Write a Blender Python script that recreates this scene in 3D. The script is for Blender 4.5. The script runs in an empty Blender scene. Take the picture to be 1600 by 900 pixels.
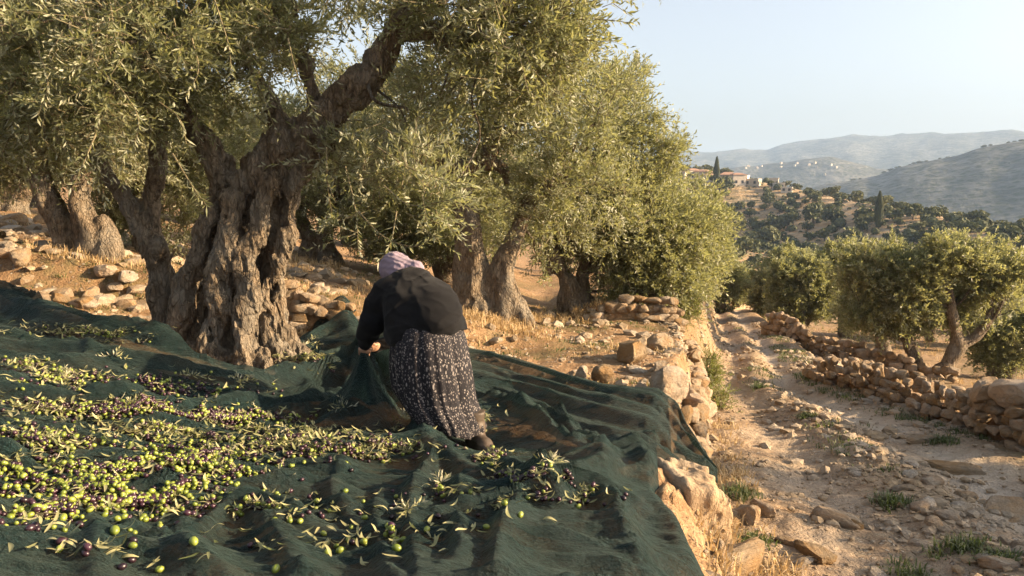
import bpy, math, random
import numpy as np
from mathutils import Vector, Matrix, Euler

# ------------------------------------------------------------------ camera, sky, sun, exposure
SC = bpy.context.scene
COL = SC.collection
F = 1244.0                       # focal length in photograph pixels (28 mm on a 36 mm frame)
PITCH = math.radians(6.9)
CAMZ = 1.75
SUN_EL = math.radians(19.0)
SUN_AZ = math.radians(99.0)      # clockwise from straight ahead: low on the right, a touch behind

cam = bpy.data.cameras.new('camera')
cam.lens = 28.0; cam.sensor_width = 36.0
cam.clip_start = 0.05; cam.clip_end = 30000
cam_ob = bpy.data.objects.new('camera', cam); COL.objects.link(cam_ob)
cam_ob.location = (0, 0, CAMZ)
cam_ob.rotation_euler = (math.pi/2 - PITCH, 0, 0)
SC.camera = cam_ob

world = bpy.data.worlds.new("World"); SC.world = world
world.use_nodes = True
wn = world.node_tree.nodes; wl = world.node_tree.links
bg = wn['Background']
sky = wn.new('ShaderNodeTexSky')
sky.sky_type = 'NISHITA'; sky.sun_disc = False
sky.sun_elevation = SUN_EL; sky.sun_rotation = SUN_AZ
sky.altitude = 600; sky.air_density = 1.0; sky.dust_density = 6.0; sky.ozone_density = 2.0
hs = wn.new('ShaderNodeHueSaturation'); hs.inputs['Saturation'].default_value = .55
wl.new(sky.outputs[0], hs.inputs['Color'])
warm = wn.new('ShaderNodeMix'); warm.data_type = 'RGBA'; warm.blend_type = 'MULTIPLY'; warm.inputs[0].default_value = 1; warm.inputs[7].default_value = (1.0, .965, .93, 1)
wl.new(hs.outputs[0], warm.inputs[6]); wl.new(warm.outputs[2], bg.inputs[0])
bg.inputs[1].default_value = 0.09

sun = bpy.data.lights.new('sun', 'SUN')
sun.energy = 5.0; sun.angle = math.radians(0.6); sun.color = (1.0, 0.725, 0.44)
sun_ob = bpy.data.objects.new('sun', sun); COL.objects.link(sun_ob)
sdir = Vector((math.cos(SUN_EL)*math.sin(SUN_AZ), math.cos(SUN_EL)*math.cos(SUN_AZ), math.sin(SUN_EL)))
sun_ob.rotation_euler = sdir.to_track_quat('Z', 'Y').to_euler()
sun_ob.location = sdir*60

SC.view_settings.view_transform = 'Standard'
SC.view_settings.look = 'None'
SC.view_settings.exposure = 1.84
SC.view_settings.gamma = 1.0
SC.view_settings.use_curve_mapping = False
SC.cycles.max_bounces = 7
SC.cycles.diffuse_bounces = 3
SC.cycles.glossy_bounces = 2
SC.cycles.transmission_bounces = 3
SC.cycles.transparent_max_bounces = 10
SC.cycles.volume_bounces = 0

# ------------------------------------------------------------------ numpy helpers
def _hash(ix, iy, iz, seed):
    n = (ix.astype(np.int64)*374761393 + iy.astype(np.int64)*668265263 + iz.astype(np.int64)*2147483647 + seed*144665) & 0xFFFFFFFF
    n = ((n ^ (n >> 13))*1274126177) & 0xFFFFFFFF
    n = ((n ^ (n >> 16))*2246822519) & 0xFFFFFFFF
    return ((n ^ (n >> 15)) & 0xFFFF)/32767.5 - 1.0

def noise3(x, y, z, seed=0):
    x, y, z = np.broadcast_arrays(np.asarray(x, float), np.asarray(y, float), np.asarray(z, float))
    ix, iy, iz = np.floor(x), np.floor(y), np.floor(z)
    fx, fy, fz = x-ix, y-iy, z-iz
    fx, fy, fz = fx*fx*(3-2*fx), fy*fy*(3-2*fy), fz*fz*(3-2*fz)
    r = 0
    for a in (0, 1):
        for b in (0, 1):
            for c in (0, 1):
                w = (fx if a else 1-fx)*(fy if b else 1-fy)*(fz if c else 1-fz)
                r = r + w*_hash(ix+a, iy+b, iz+c, seed)
    return r

def noise2(x, y, seed=0):
    x, y = np.broadcast_arrays(np.asarray(x, float), np.asarray(y, float))
    ix, iy = np.floor(x), np.floor(y)
    fx, fy = x-ix, y-iy
    fx, fy = fx*fx*(3-2*fx), fy*fy*(3-2*fy)
    z = np.zeros_like(ix)
    return ((1-fx)*(1-fy)*_hash(ix, iy, z, seed) + fx*(1-fy)*_hash(ix+1, iy, z, seed)
            + (1-fx)*fy*_hash(ix, iy+1, z, seed) + fx*fy*_hash(ix+1, iy+1, z, seed))

def fbm2(x, y, oct=4, seed=0):
    r, a = 0, 1.0
    for o in range(oct):
        r = r + a*noise2(x*2**o + 17.3*o, y*2**o - 9.1*o, seed+o); a *= .5
    return r

def fbm3(x, y, z, oct=3, seed=0):
    r, a = 0, 1.0
    for o in range(oct):
        r = r + a*noise3(x*2**o, y*2**o, z*2**o, seed+o); a *= .5
    return r

def sstep(a, b, x):
    t = np.clip((np.asarray(x, float)-a)/(b-a), 0, 1)
    return t*t*(3-2*t)

def unit(v):
    return v/np.maximum(np.linalg.norm(v, axis=-1, keepdims=True), 1e-9)

def mesh_np(name, V, faces, smooth=True, mats=(), mat_idx=None, attrs=None, uv=None):
    """faces: list of int arrays (n,3) or (n,4)"""
    me = bpy.data.meshes.new(name)
    V = np.asarray(V, np.float32)
    fl = [np.asarray(f, np.int32) for f in faces if len(f)]
    me.vertices.add(len(V)); me.vertices.foreach_set('co', V.ravel())
    loops = np.concatenate([f.ravel() for f in fl])
    sizes = np.concatenate([np.full(len(f), f.shape[1], np.int32) for f in fl])
    starts = np.concatenate([[0], np.cumsum(sizes)[:-1]]).astype(np.int32)
    me.loops.add(len(loops)); me.loops.foreach_set('vertex_index', loops)
    me.polygons.add(len(sizes)); me.polygons.foreach_set('loop_start', starts)
    if mat_idx is not None:
        me.polygons.foreach_set('material_index', np.asarray(mat_idx, np.int32))
    me.polygons.foreach_set('use_smooth', np.full(len(sizes), smooth, bool))
    for m in mats: me.materials.append(m)
    for k, v in (attrs or {}).items():
        a = me.attributes.new(k, 'FLOAT', 'POINT'); a.data.foreach_set('value', np.asarray(v, np.float32))
    if uv is not None:
        l = me.uv_layers.new(name='UVMap'); l.data.foreach_set('uv', np.asarray(uv, np.float32)[loops].ravel())
    me.update(calc_edges=True)
    return me

def tag(o, label=None, cat=None, group=None, kind=None):
    if label: o['label'] = label
    if cat: o['category'] = cat
    if group: o['group'] = group
    if kind: o['kind'] = kind
    return o

def link(name, me, parent=None, loc=(0, 0, 0), rot=(0, 0, 0), scale=(1, 1, 1)):
    o = bpy.data.objects.new(name, me); COL.objects.link(o)
    o.location = loc; o.rotation_euler = rot; o.scale = scale
    if parent is not None: o.parent = parent
    return o

def empty(name, loc=(0, 0, 0)):
    o = bpy.data.objects.new(name, None); COL.objects.link(o); o.location = loc
    o.empty_display_size = .2
    return o

# ------------------------------------------------------------------ surface nets (smooth implicit bodies)
class Field:
    def __init__(s, lo, hi, h):
        s.lo = np.array(lo, float); s.h = h
        s.n = np.ceil((np.array(hi, float)-s.lo)/h).astype(int)+1
        s.d = np.full(tuple(s.n), 0.35, np.float32)
        s.ax = [s.lo[i]+h*np.arange(s.n[i]) for i in range(3)]
    def _box(s, a, b, pad):
        i0 = np.clip(((np.minimum(a, b)-pad-s.lo)/s.h).astype(int), 0, s.n-1)
        i1 = np.clip(((np.maximum(a, b)+pad-s.lo)/s.h).astype(int)+2, 0, s.n)
        sl = tuple(slice(i0[k], i1[k]) for k in range(3))
        X = s.ax[0][sl[0]][:, None, None]; Y = s.ax[1][sl[1]][None, :, None]; Z = s.ax[2][sl[2]][None, None, :]
        return sl, X, Y, Z
    def cap(s, a, b, ra, rb, k=0.05, sub=False, pad=None, sc=None):
        a = np.array(a, float); b = np.array(b, float)
        pad = max(ra, rb)+(pad if pad is not None else k+4*s.h)
        if sc is not None: pad = pad/min(sc)*1.0
        sl, X, Y, Z = s._box(a, b, pad)
        if min(x.stop-x.start for x in sl) <= 0: return
        ba = b-a; L = max(ba@ba, 1e-9)
        px, py, pz = X-a[0], Y-a[1], Z-a[2]
        if sc is None:
            t = np.clip((px*ba[0]+py*ba[1]+pz*ba[2])/L, 0, 1)
            dd = np.sqrt((px-t*ba[0])**2+(py-t*ba[1])**2+(pz-t*ba[2])**2)-(ra+(rb-ra)*t)
        else:   # ellipsoid about a with radii ra*sc
            q = np.sqrt((px/sc[0])**2+(py/sc[1])**2+(pz/sc[2])**2)
            dd = (q-ra)*min(sc)
        dd = dd.astype(np.float32)
        cur = s.d[sl]
        if sub:
            dd = -dd
            hh = np.clip(.5-.5*(dd-cur)/-k*1.0, 0, 1) if False else np.maximum(k-np.abs(cur-dd), 0)/k
            s.d[sl] = np.maximum(cur, dd)+hh*hh*k*.25
        else:
            hh = np.maximum(k-np.abs(cur-dd), 0)/k
            s.d[sl] = np.minimum(cur, dd)-hh*hh*k*.25
    def chain(s, P, R, k=0.05, **kw):
        for i in range(len(P)-1): s.cap(P[i], P[i+1], R[i], R[i+1], k, **kw)
    def grid(s):
        return s.ax[0][:, None, None], s.ax[1][None, :, None], s.ax[2][None, None, :]
    def add_noise(s, fn, band):
        idx = np.nonzero(np.abs(s.d) < band)
        X, Y, Z = s.ax[0][idx[0]], s.ax[1][idx[1]], s.ax[2][idx[2]]
        s.d[idx] += fn(X, Y, Z).astype(np.float32)
    def mesh(s):
        d = s.d; ins = d < 0
        c = np.zeros(tuple(np.array(d.shape)-1), np.int8)
        for a in (0, 1):
            for b in (0, 1):
                for e in (0, 1):
                    c += ins[a:d.shape[0]-1+a, b:d.shape[1]-1+b, e:d.shape[2]-1+e]
        act = np.nonzero((c > 0) & (c < 8))
        n = len(act[0])
        ids = np.full(c.shape, -1, np.int32); ids[act] = np.arange(n)
        P = np.zeros((n, 3)); W = np.zeros(n)
        cor = [(a, b, e) for a in (0, 1) for b in (0, 1) for e in (0, 1)]
        val = {q: d[act[0]+q[0], act[1]+q[1], act[2]+q[2]].astype(float) for q in cor}
        for q in cor:
            for ax in range(3):
                if q[ax] == 0:
                    r = list(q); r[ax] = 1; r = tuple(r)
                    v0, v1 = val[q], val[r]
                    m = (v0 < 0) != (v1 < 0)
                    t = np.where(m, v0/np.where(m, v0-v1, 1), 0)
                    p = np.array(q, float)[None, :].repeat(n, 0); p[:, ax] = t
                    P += p*m[:, None]; W += m
        P = P/np.maximum(W, 1)[:, None]
        V = s.lo+s.h*(np.stack(act, 1)+P)
        Q = []
        for ax in range(3):
            sl0 = [slice(None)]*3; sl1 = [slice(None)]*3
            sl0[ax] = slice(0, -1); sl1[ax] = slice(1, None)
            A = ins[tuple(sl0)]; B = ins[tuple(sl1)]
            e = np.nonzero(A != B)
            u, v = [(1, 2), (2, 0), (0, 1)][ax]
            lim = c.shape
            ok = (e[u] > 0) & (e[v] > 0) & (e[u] < lim[u]) & (e[v] < lim[v])
            e = [x[ok] for x in e]
            flip = A[tuple(e)]
            def cell(du, dv):
                q = [x.copy() for x in e]; q[u] = q[u]+du; q[v] = q[v]+dv
                return ids[tuple(q)]
            q = np.stack([cell(-1, -1), cell(0, -1), cell(0, 0), cell(-1, 0)], 1)
            q[~flip] = q[~flip][:, ::-1]
            Q.append(q[(q >= 0).all(1)])
        return V, np.concatenate(Q)

def tube_np(P, R, n=6):
    """tube along polyline; returns V, quads"""
    P = np.asarray(P, float); R = np.asarray(R, float)
    T = unit(np.gradient(P, axis=0))
    up = np.array([0, 0, 1.0]) if abs(T[0, 2]) < .9 else np.array([1.0, 0, 0])
    V = []
    N = unit(np.cross(T[0], up)); 
    for i in range(len(P)):
        N = unit(N-T[i]*(N@T[i])); B = np.cross(T[i], N)
        a = np.arange(n)*2*np.pi/n
        V.append(P[i]+R[i]*(np.cos(a)[:, None]*N+np.sin(a)[:, None]*B))
    V = np.concatenate(V)
    i = np.arange(len(P)-1)[:, None]*n; j = np.arange(n)[None, :]; k = (j+1) % n
    Q = np.stack([i+j, i+k, i+n+k, i+n+j], -1).reshape(-1, 4)
    return V, Q

class MB:
    """collects pieces of one mesh"""
    def __init__(s): s.V = []; s.Q = []; s.T = []; s.n = 0
    def add(s, V, Q=None, T=None):
        if Q is not None and len(Q): s.Q.append(np.asarray(Q)+s.n)
        if T is not None and len(T): s.T.append(np.asarray(T)+s.n)
        s.V.append(np.asarray(V, float)); s.n += len(V)
    def tube(s, P, R, n=6): s.add(*tube_np(P, R, n))
    def box(s, lo, hi):
        x0, y0, z0 = lo; x1, y1, z1 = hi
        s.add([(x0, y0, z0), (x1, y0, z0), (x1, y1, z0), (x0, y1, z0), (x0, y0, z1), (x1, y0, z1), (x1, y1, z1), (x0, y1, z1)],
              [(0, 3, 2, 1), (4, 5, 6, 7), (0, 1, 5, 4), (1, 2, 6, 5), (2, 3, 7, 6), (3, 0, 4, 7)])
    def mesh(s, name, mats=(), smooth=True, **kw):
        f = []
        if s.Q: f.append(np.concatenate(s.Q))
        if s.T: f.append(np.concatenate(s.T))
        return mesh_np(name, np.concatenate(s.V), f, smooth, mats, **kw)

def smooth_path(P, n):
    """Catmull-Rom through rows of P, n samples per span"""
    P = np.asarray(P, float)
    if len(P) < 3:
        t = np.linspace(0, 1, n*(len(P)-1)+1)[:, None]
        return P[0]*(1-t)+P[-1]*t
    Q = np.vstack([2*P[0]-P[1], P, 2*P[-1]-P[-2]])
    out = []
    for i in range(1, len(Q)-2):
        t = np.linspace(0, 1, n, endpoint=False)[:, None]
        a, b, c, d = Q[i-1], Q[i], Q[i+1], Q[i+2]
        out.append(.5*((2*b)+(-a+c)*t+(2*a-5*b+4*c-d)*t*t+(-a+3*b-3*c+d)*t**3))
    out.append(P[-1:])
    return np.concatenate(out)

# ------------------------------------------------------------------ materials
def new_mat(name):
    m = bpy.data.materials.new(name); m.use_nodes = True
    nt = m.node_tree; nt.nodes.clear()
    return m, nt
class NB:
    def __init__(s, nt): s.nt = nt
    def n(s, t, ins=None, **kw):
        x = s.nt.nodes.new(t)
        for k, v in kw.items(): setattr(x, k, v)
        for k, v in (ins or {}).items():
            if isinstance(v, bpy.types.NodeSocket): s.nt.links.new(v, x.inputs[k])
            else: x.inputs[k].default_value = v
        return x
    def noise(s, vec, scale, detail=4, rough=.55, out=0):
        x = s.n('ShaderNodeTexNoise', {'Scale': scale, 'Detail': detail, 'Roughness': rough})
        if vec is not None: s.nt.links.new(vec, x.inputs['Vector'])
        return x.outputs[out]
    def ramp(s, fac, stops, interp='LINEAR'):
        x = s.n('ShaderNodeValToRGB', {0: fac}); r = x.color_ramp; r.interpolation = interp
        while len(r.elements) < len(stops): r.elements.new(.5)
        for e, (p, c) in zip(r.elements, stops):
            e.position = p; e.color = (*c, 1) if len(c) == 3 else c
        return x.outputs[0]
    def mix(s, fac, a, b, mode='MIX'):
        x = s.n('ShaderNodeMix', data_type='RGBA', blend_type=mode)
        for sock, v in ((x.inputs[0], fac), (x.inputs[6], a), (x.inputs[7], b)):
            if isinstance(v, bpy.types.NodeSocket): s.nt.links.new(v, sock)
            else: sock.default_value = v if not isinstance(v, tuple) or len(v) == 4 else (*v, 1)
        return x.outputs[2]
    def math(s, op, a, b=0.0, c=None):
        x = s.n('ShaderNodeMath', operation=op)
        for i, v in enumerate((a, b, c)):
            if v is None: continue
            if isinstance(v, bpy.types.NodeSocket): s.nt.links.new(v, x.inputs[i])
            else: x.inputs[i].default_value = v
        return x.outputs[0]
    def mapv(s, vec, scale):
        return s.n('ShaderNodeMapping', {'Vector': vec, 'Scale': scale}).outputs[0]
    def bump(s, h, strength, dist, normal=None):
        i = {'Height': h, 'Strength': strength, 'Distance': dist}
        if normal is not None: i['Normal'] = normal
        return s.n('ShaderNodeBump', i).outputs[0]
    def out(s, sh):
        o = s.n('ShaderNodeOutputMaterial'); s.nt.links.new(sh, o.inputs[0])

def leaf_mat(name, dark, light, back, trans, tfac=.3, rough=.42):
    m, nt = new_mat(name); b = NB(nt)
    at = b.n('ShaderNodeAttribute', attribute_name='tint').outputs['Fac']
    col = b.ramp(at, [(0, dark), (.75, light), (1, tuple(c*1.25 for c in light))])
    bf = b.n('ShaderNodeNewGeometry').outputs['Backfacing']
    col = b.mix(bf, col, back)
    p = b.n('ShaderNodeBsdfPrincipled', {'Base Color': col, 'Roughness': rough, 'Specular IOR Level': .45})
    t = b.n('ShaderNodeBsdfTranslucent', {'Color': (*trans, 1)})
    x = b.n('ShaderNodeMixShader', {0: tfac}); nt.links.new(p.outputs[0], x.inputs[1]); nt.links.new(t.outputs[0], x.inputs[2])
    b.out(x.outputs[0]); return m

M_LEAF = leaf_mat('olive_leaf', (.06, .072, .034), (.19, .205, .108), (.33, .34, .24), (.38, .385, .13), .40)
M_LEAF_FAR = leaf_mat('olive_leaf_far', (.06, .068, .028), (.125, .13, .06), (.13, .135, .07), (.12, .12, .03), .2, .9)
M_DARKLEAF = leaf_mat('scrub_leaf', (.04, .05, .02), (.105, .112, .048), (.085, .095, .045), (.08, .09, .02), .15, .9)
M_BUSH = leaf_mat('bush_leaf', (.06, .09, .02), (.15, .17, .05), (.17, .19, .08), (.28, .3, .06), .35)
M_GRASS = leaf_mat('green_grass', (.035, .05, .015), (.085, .10, .034), (.085, .10, .036), (.14, .2, .04), .3, .6)
M_STRAW = leaf_mat('straw', (.28, .19, .09), (.52, .38, .20), (.5, .37, .2), (.5, .34, .14), .3, .6)
M_FALLEN = leaf_mat('fallen_leaf', (.10, .12, .04), (.36, .34, .17), (.46, .44, .32), (.3, .3, .1), .2, .5)

def bark_mat(name, ca, cb, cc, scale=1.0):
    m, nt = new_mat(name); b = NB(nt)
    co = b.n('ShaderNodeTexCoord').outputs['Object']
    st = b.mapv(co, (8*scale, 8*scale, 3.4*scale))
    n1 = b.noise(st, 2.2, 6, .65)
    vo = b.n('ShaderNodeTexVoronoi', {'Vector': b.mapv(co, (24*scale, 24*scale, 10*scale)), 'Scale': 1.0}, feature='DISTANCE_TO_EDGE').outputs[0]
    crack = b.ramp(vo, [(0, (0, 0, 0)), (.16, (1, 1, 1))])
    n2 = b.noise(co, 3.5*scale, 3)
    col = b.ramp(n1, [(.28, ca), (.52, cb), (.78, cc)])
    col = b.mix(b.math('MULTIPLY', b.math('SUBTRACT', 1.0, crack), .28), col, (.035, .027, .02))
    col = b.mix(b.ramp(n2, [(.42, (0, 0, 0)), (.66, (.7, .7, .7))]), col, (.25, .225, .18))
    h = b.math('ADD', b.math('MULTIPLY', n1, 1.2), b.math('MULTIPLY', crack, .35))
    fine = b.noise(b.mapv(co, (55*scale, 55*scale, 34*scale)), 1.0, 4, .7)
    nb = b.bump(h, 1.0, .065/scale); nb = b.bump(fine, 1.0, .014/scale, nb)
    p = b.n('ShaderNodeBsdfPrincipled', {'Base Color': col, 'Roughness': .88, 'Specular IOR Level': .2, 'Normal': nb})
    b.out(p.outputs[0]); return m
M_BARK = bark_mat('olive_bark', (.06, .045, .031), (.22, .168, .112), (.42, .335, .235))
M_BARK2 = bark_mat('young_bark', (.06, .045, .03), (.14, .11, .075), (.24, .19, .14), 1.3)
m_, nt_ = new_mat('twig_bark'); b_ = NB(nt_)
b_.out(b_.n('ShaderNodeBsdfPrincipled', {'Base Color': b_.ramp(b_.noise(None, 20), [(.3, (.10, .08, .045)), (.7, (.2, .17, .09))]), 'Roughness': .8}).outputs[0]); M_TWIG = m_

def rock_mat(name, ca, cb, stain):
    m, nt = new_mat(name); b = NB(nt)
    co = b.n('ShaderNodeTexCoord').outputs['Object']
    rnd = b.n('ShaderNodeObjectInfo').outputs['Random']
    off = b.n('ShaderNodeVectorMath', {0: co, 1: b.n('ShaderNodeCombineXYZ', {0: b.math('MULTIPLY', rnd, 37.0), 1: b.math('MULTIPLY', rnd, 11.0)}).outputs[0]}, operation='ADD').outputs[0]
    n1 = b.noise(off, 1.6, 6, .65)
    col = b.ramp(n1, [(.3, ca), (.65, cb)])
    n2 = b.noise(off, .9, 4, .6)
    col = b.mix(b.ramp(n2, [(.42, (0, 0, 0)), (.62, (.75, .75, .75))]), col, stain)
    col = b.mix(b.ramp(b.noise(off, 7, 3, .7), [(.55, (0, 0, 0)), (.75, (.6, .6, .6))]), col, (.13, .11, .085))
    hsv = b.n('ShaderNodeHueSaturation', {'Color': col, 'Value': b.math('MULTIPLY_ADD', rnd, .5, .75), 'Saturation': b.math('MULTIPLY_ADD', rnd, -.35, 1.1)}).outputs[0]
    nb = b.bump(b.noise(off, 3, 8, .68), .75, .12)
    nb = b.bump(b.noise(off, 22, 4, .7), .45, .03, nb)
    p = b.n('ShaderNodeBsdfPrincipled', {'Base Color': hsv, 'Roughness': .9, 'Specular IOR Level': .2, 'Normal': nb})
    b.out(p.outputs[0]); return m
M_ROCK = rock_mat('limestone', (.25, .185, .115), (.41, .325, .225), (.37, .225, .10))
M_ROCK_PALE = rock_mat('pale_limestone', (.30, .24, .175), (.45, .385, .30), (.37, .27, .16))

# ------------------------------------------------------------------ terrain
def interp(x, pts):
    a = np.array(pts, float); return np.interp(x, a[:, 0], a[:, 1])
EDGE = [(-12, .2), (0, .55), (2, .66), (3.5, .80), (4.6, .92), (5.3, 1.05), (6.2, 1.30), (7.5, 1.6), (10, 2.15), (13.5, 2.9), (16, 3.7), (25, 6.1), (36, 8.7), (42, 10.5), (60, 16.5), (90, 27)]
RIGHT = [(-12, 3.6), (0, 4.6), (5, 5.0), (8.4, 5.25), (12.7, 5.1), (14.5, 5.6), (18, 6.5), (24.6, 8.0), (36, 10.8), (42, 12.5), (60, 19), (90, 30)]
def edge_x(y): return interp(y, EDGE) + .10*noise2(np.asarray(y)*.9, 3.3, 5)
def right_x(y): return interp(y, RIGHT)
def track_z(y):
    y = np.asarray(y, float)
    return -.15 - .1*np.minimum(y, 40) - .22*np.maximum(y-40, 0)

RID_E = [(-1.6, .16), (-.6, .12), (-.2, .075), (.1, .04), (.2, .027), (.235, .0225), (.275, .0165), (.325, .006), (.38, -.006), (.43, -.0165), (.50, -.03), (.57, -.045), (.7, -.06), (1.2, -.1), (3.2, -.1)]
RID_D = [(-1.6, 300), (.2, 470), (.30, 440), (.43, 340), (.57, 270), (1.0, 230), (3.2, 230)]
HUMP = [(-1, -.09), (.36, -.09), (.40, -.03), (.43, -.0145), (.455, -.0125), (.50, -.0255), (.53, -.04), (.57, -.08), (3.2, -.09)]
MIDE = [(-1, .03), (.25, -.02), (.32, -.004), (.385, .0105), (.43, .0215), (.50, .04), (.565, .053), (.68, .075), (3.2, .09)]
VILE = [(-1, .05), (.19, .02), (.23, .0225), (.29, .032), (.35, .0375), (.38, .037), (.43, .026), (.5, .012), (3.2, 0)]
FARE = [(-1, .06), (.20, .048), (.245, .047), (.275, .049), (.31, .051), (.345, .057), (.395, .064), (.44, .0625), (.50, .063), (.57, .0625), (.8, .07), (3.2, .06)]
def polar_h(x, y):
    r = np.hypot(x, y); th = np.abs(np.arctan2(x, y))*np.sign(np.arctan2(x, y))
    th = np.where(th < -1.6, -1.6, th)
    D = interp(th, RID_D); e = interp(th, RID_E)
    nz = .0022*noise2(th*40, r*.004, 11)
    nodes_r = [60, 140, D*.62, D, D*1.25, 560, 800, 1500, 1850, 2300, 2900, 4200, 5200]
    low = np.full_like(r, -.2)
    s0 = np.where(e > .02, -.06, -.125)
    nodes_s = [s0, np.minimum(-.118+np.maximum(e-.03, 0)*2.2, e), -.062+(e-.022)*.75, e, e-.09, interp(th, HUMP), -.12, interp(th, MIDE), -.05,
               interp(th, VILE), .012, interp(th, FARE), .02]
    lr = np.log(np.maximum(r, 1))
    out = np.asarray(nodes_s[0]) + 0*r
    for i in range(len(nodes_r)-1):
        a = np.log(np.asarray(nodes_r[i])+0*r); b = np.log(np.maximum(np.asarray(nodes_r[i+1])+0*r, np.asarray(nodes_r[i])*1.02))
        t = np.clip((lr-a)/(b-a), 0, 1); t = t*t*(3-2*t)
        out = np.where(lr > a, nodes_s[i]*(1-t)+nodes_s[i+1]*t, out)
    out = out + nz*sstep(500, 1400, r) + .0012*fbm2(x*.02, y*.02, 3, 8)*sstep(80, 150, r)
    return CAMZ + r*out

WALLY = 9.75        # the low wall that holds the upper terrace
def near_h(x, y, fine=True):
    x = np.asarray(x, float); y = np.asarray(y, float)
    xt = edge_x(y); xr = right_x(y)
    ter = -.05*(y-5)
    ter = ter + .17*np.maximum(-x-.6, 0)*sstep(.2, 3, -x) * (1-.25*sstep(9, 16, -x))
    ter = ter + .34*sstep(3.6, 2.2, y)*sstep(1.6, -.2, x)
    up = sstep(WALLY-.18, WALLY+.12, y + .25*noise2(x*.6, 1.1, 3) - .12*x - .3)*sstep(.9, -1.0, x)
    ter = ter + .36*up
    ter = ter + .26*sstep(13.0, 13.35, y+.12*noise2(x*1.5, 2.2, 9))*sstep(.7, 1.5, x)*sstep(22, 15, y)
    tz = track_z(y)
    w = np.clip((x-xt)/np.maximum(xr-xt, .1), -1, 3)
    rut = -.08*np.exp(-((w-.36)/.10)**2) - .09*np.exp(-((w-.75)/.10)**2) + .045*np.exp(-((w-.56)/.08)**2)
    trk = tz + rut + .05*noise2(x*.5, y*.5, 21)*1.0
    fld = tz - .15 - .055*np.maximum(x-xr, 0) - .35*sstep(.2, 1.2, x-xr)
    bank = sstep(-.10, .55, (x-xt)*(1+1.1*sstep(5.3, 6.0, y)*sstep(15, 13, y)))
    h = ter*(1-bank) + trk*bank
    k = sstep(.15, .9, x-xr)
    h = h*(1-k) + fld*k
    if fine:
        g = 1-sstep(25, 60, np.hypot(x, y))
        h = h + g*(.03*fbm2(x*1.3, y*1.3, 3, 31) + .016*fbm2(x*6, y*6, 3, 41))
        rough = sstep(-.3, .3, x-xt)*sstep(.6, -.2, x-xr)
        nearb = sstep(.5, .15, np.abs(x-xt-.05))*sstep(8, 5, y)
        h = h + nearb*(.045*fbm2(x*7, y*7, 3, 81)+.03*np.abs(fbm2(x*15, y*15, 2, 83)))
        h = h + g*rough*.022*np.abs(fbm2(x*9+3, y*9, 2, 51))
    return h
def height(x, y, fine=True):
    x = np.asarray(x, float); y = np.asarray(y, float)
    r = np.hypot(x, y); k = sstep(48, 120, r)
    return near_h(x, y, fine)*(1-k) + polar_h(x, y)*k
def H(x, y): return float(height(np.array([x]), np.array([y]))[0])

# photograph pixel -> world
CP, SP = math.cos(PITCH), math.sin(PITCH)
def pt(px, py, Y):
    a = (px-800)/F; b = (450-py)/F
    d = np.array([a, CP+b*SP, b*CP-SP]); t = Y/d[1]
    return np.array([a*t, Y, CAMZ+d[2]*t])
def gp(px, py, fn=None, far=600.):
    """points where the pixel's sight line meets the ground (vectorised)"""
    fn = fn or height
    px = np.atleast_1d(np.asarray(px, float)); py = np.atleast_1d(np.asarray(py, float))
    a = (px-800)/F; b = (450-py)/F
    dx, dy, dz = a, CP+b*SP, b*CP-SP
    ts = np.geomspace(1.2, far, 420)
    hit = np.full(len(px), np.nan); prev = np.full(len(px), ts[0])
    if len(px) <= 64:
        X = dx[:, None]*ts; Y = dy[:, None]*ts
        below = (CAMZ+dz[:, None]*ts) < fn(X.ravel(), Y.ravel()).reshape(X.shape)
        k = np.where(below.any(1), below.argmax(1), len(ts)-1)
        hit = ts[k]; prev = ts[np.maximum(k-1, 0)]
    else:
        act = np.arange(len(px))
        for t in ts:
            below = (CAMZ+dz[act]*t) < fn(dx[act]*t, dy[act]*t)
            hit[act[below]] = t; act = act[~below]; prev[act] = t
            if not len(act): break
    lo, hi = prev, np.where(np.isnan(hit), prev, hit)
    for _ in range(18):
        m = (lo+hi)/2
        below = (CAMZ+dz*m) < fn(dx*m, dy*m)
        hi = np.where(below, m, hi); lo = np.where(below, lo, m)
    return np.stack([dx*hi, dy*hi, CAMZ+dz*hi], 1)
def project(P):
    P = np.atleast_2d(P); dz = P[:, 2]-CAMZ
    fwd = P[:, 1]*CP-dz*SP; up = P[:, 1]*SP+dz*CP
    return 800+F*P[:, 0]/fwd, 450-F*up/fwd
def g1(px, py): return gp(px, py)[0]
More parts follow.
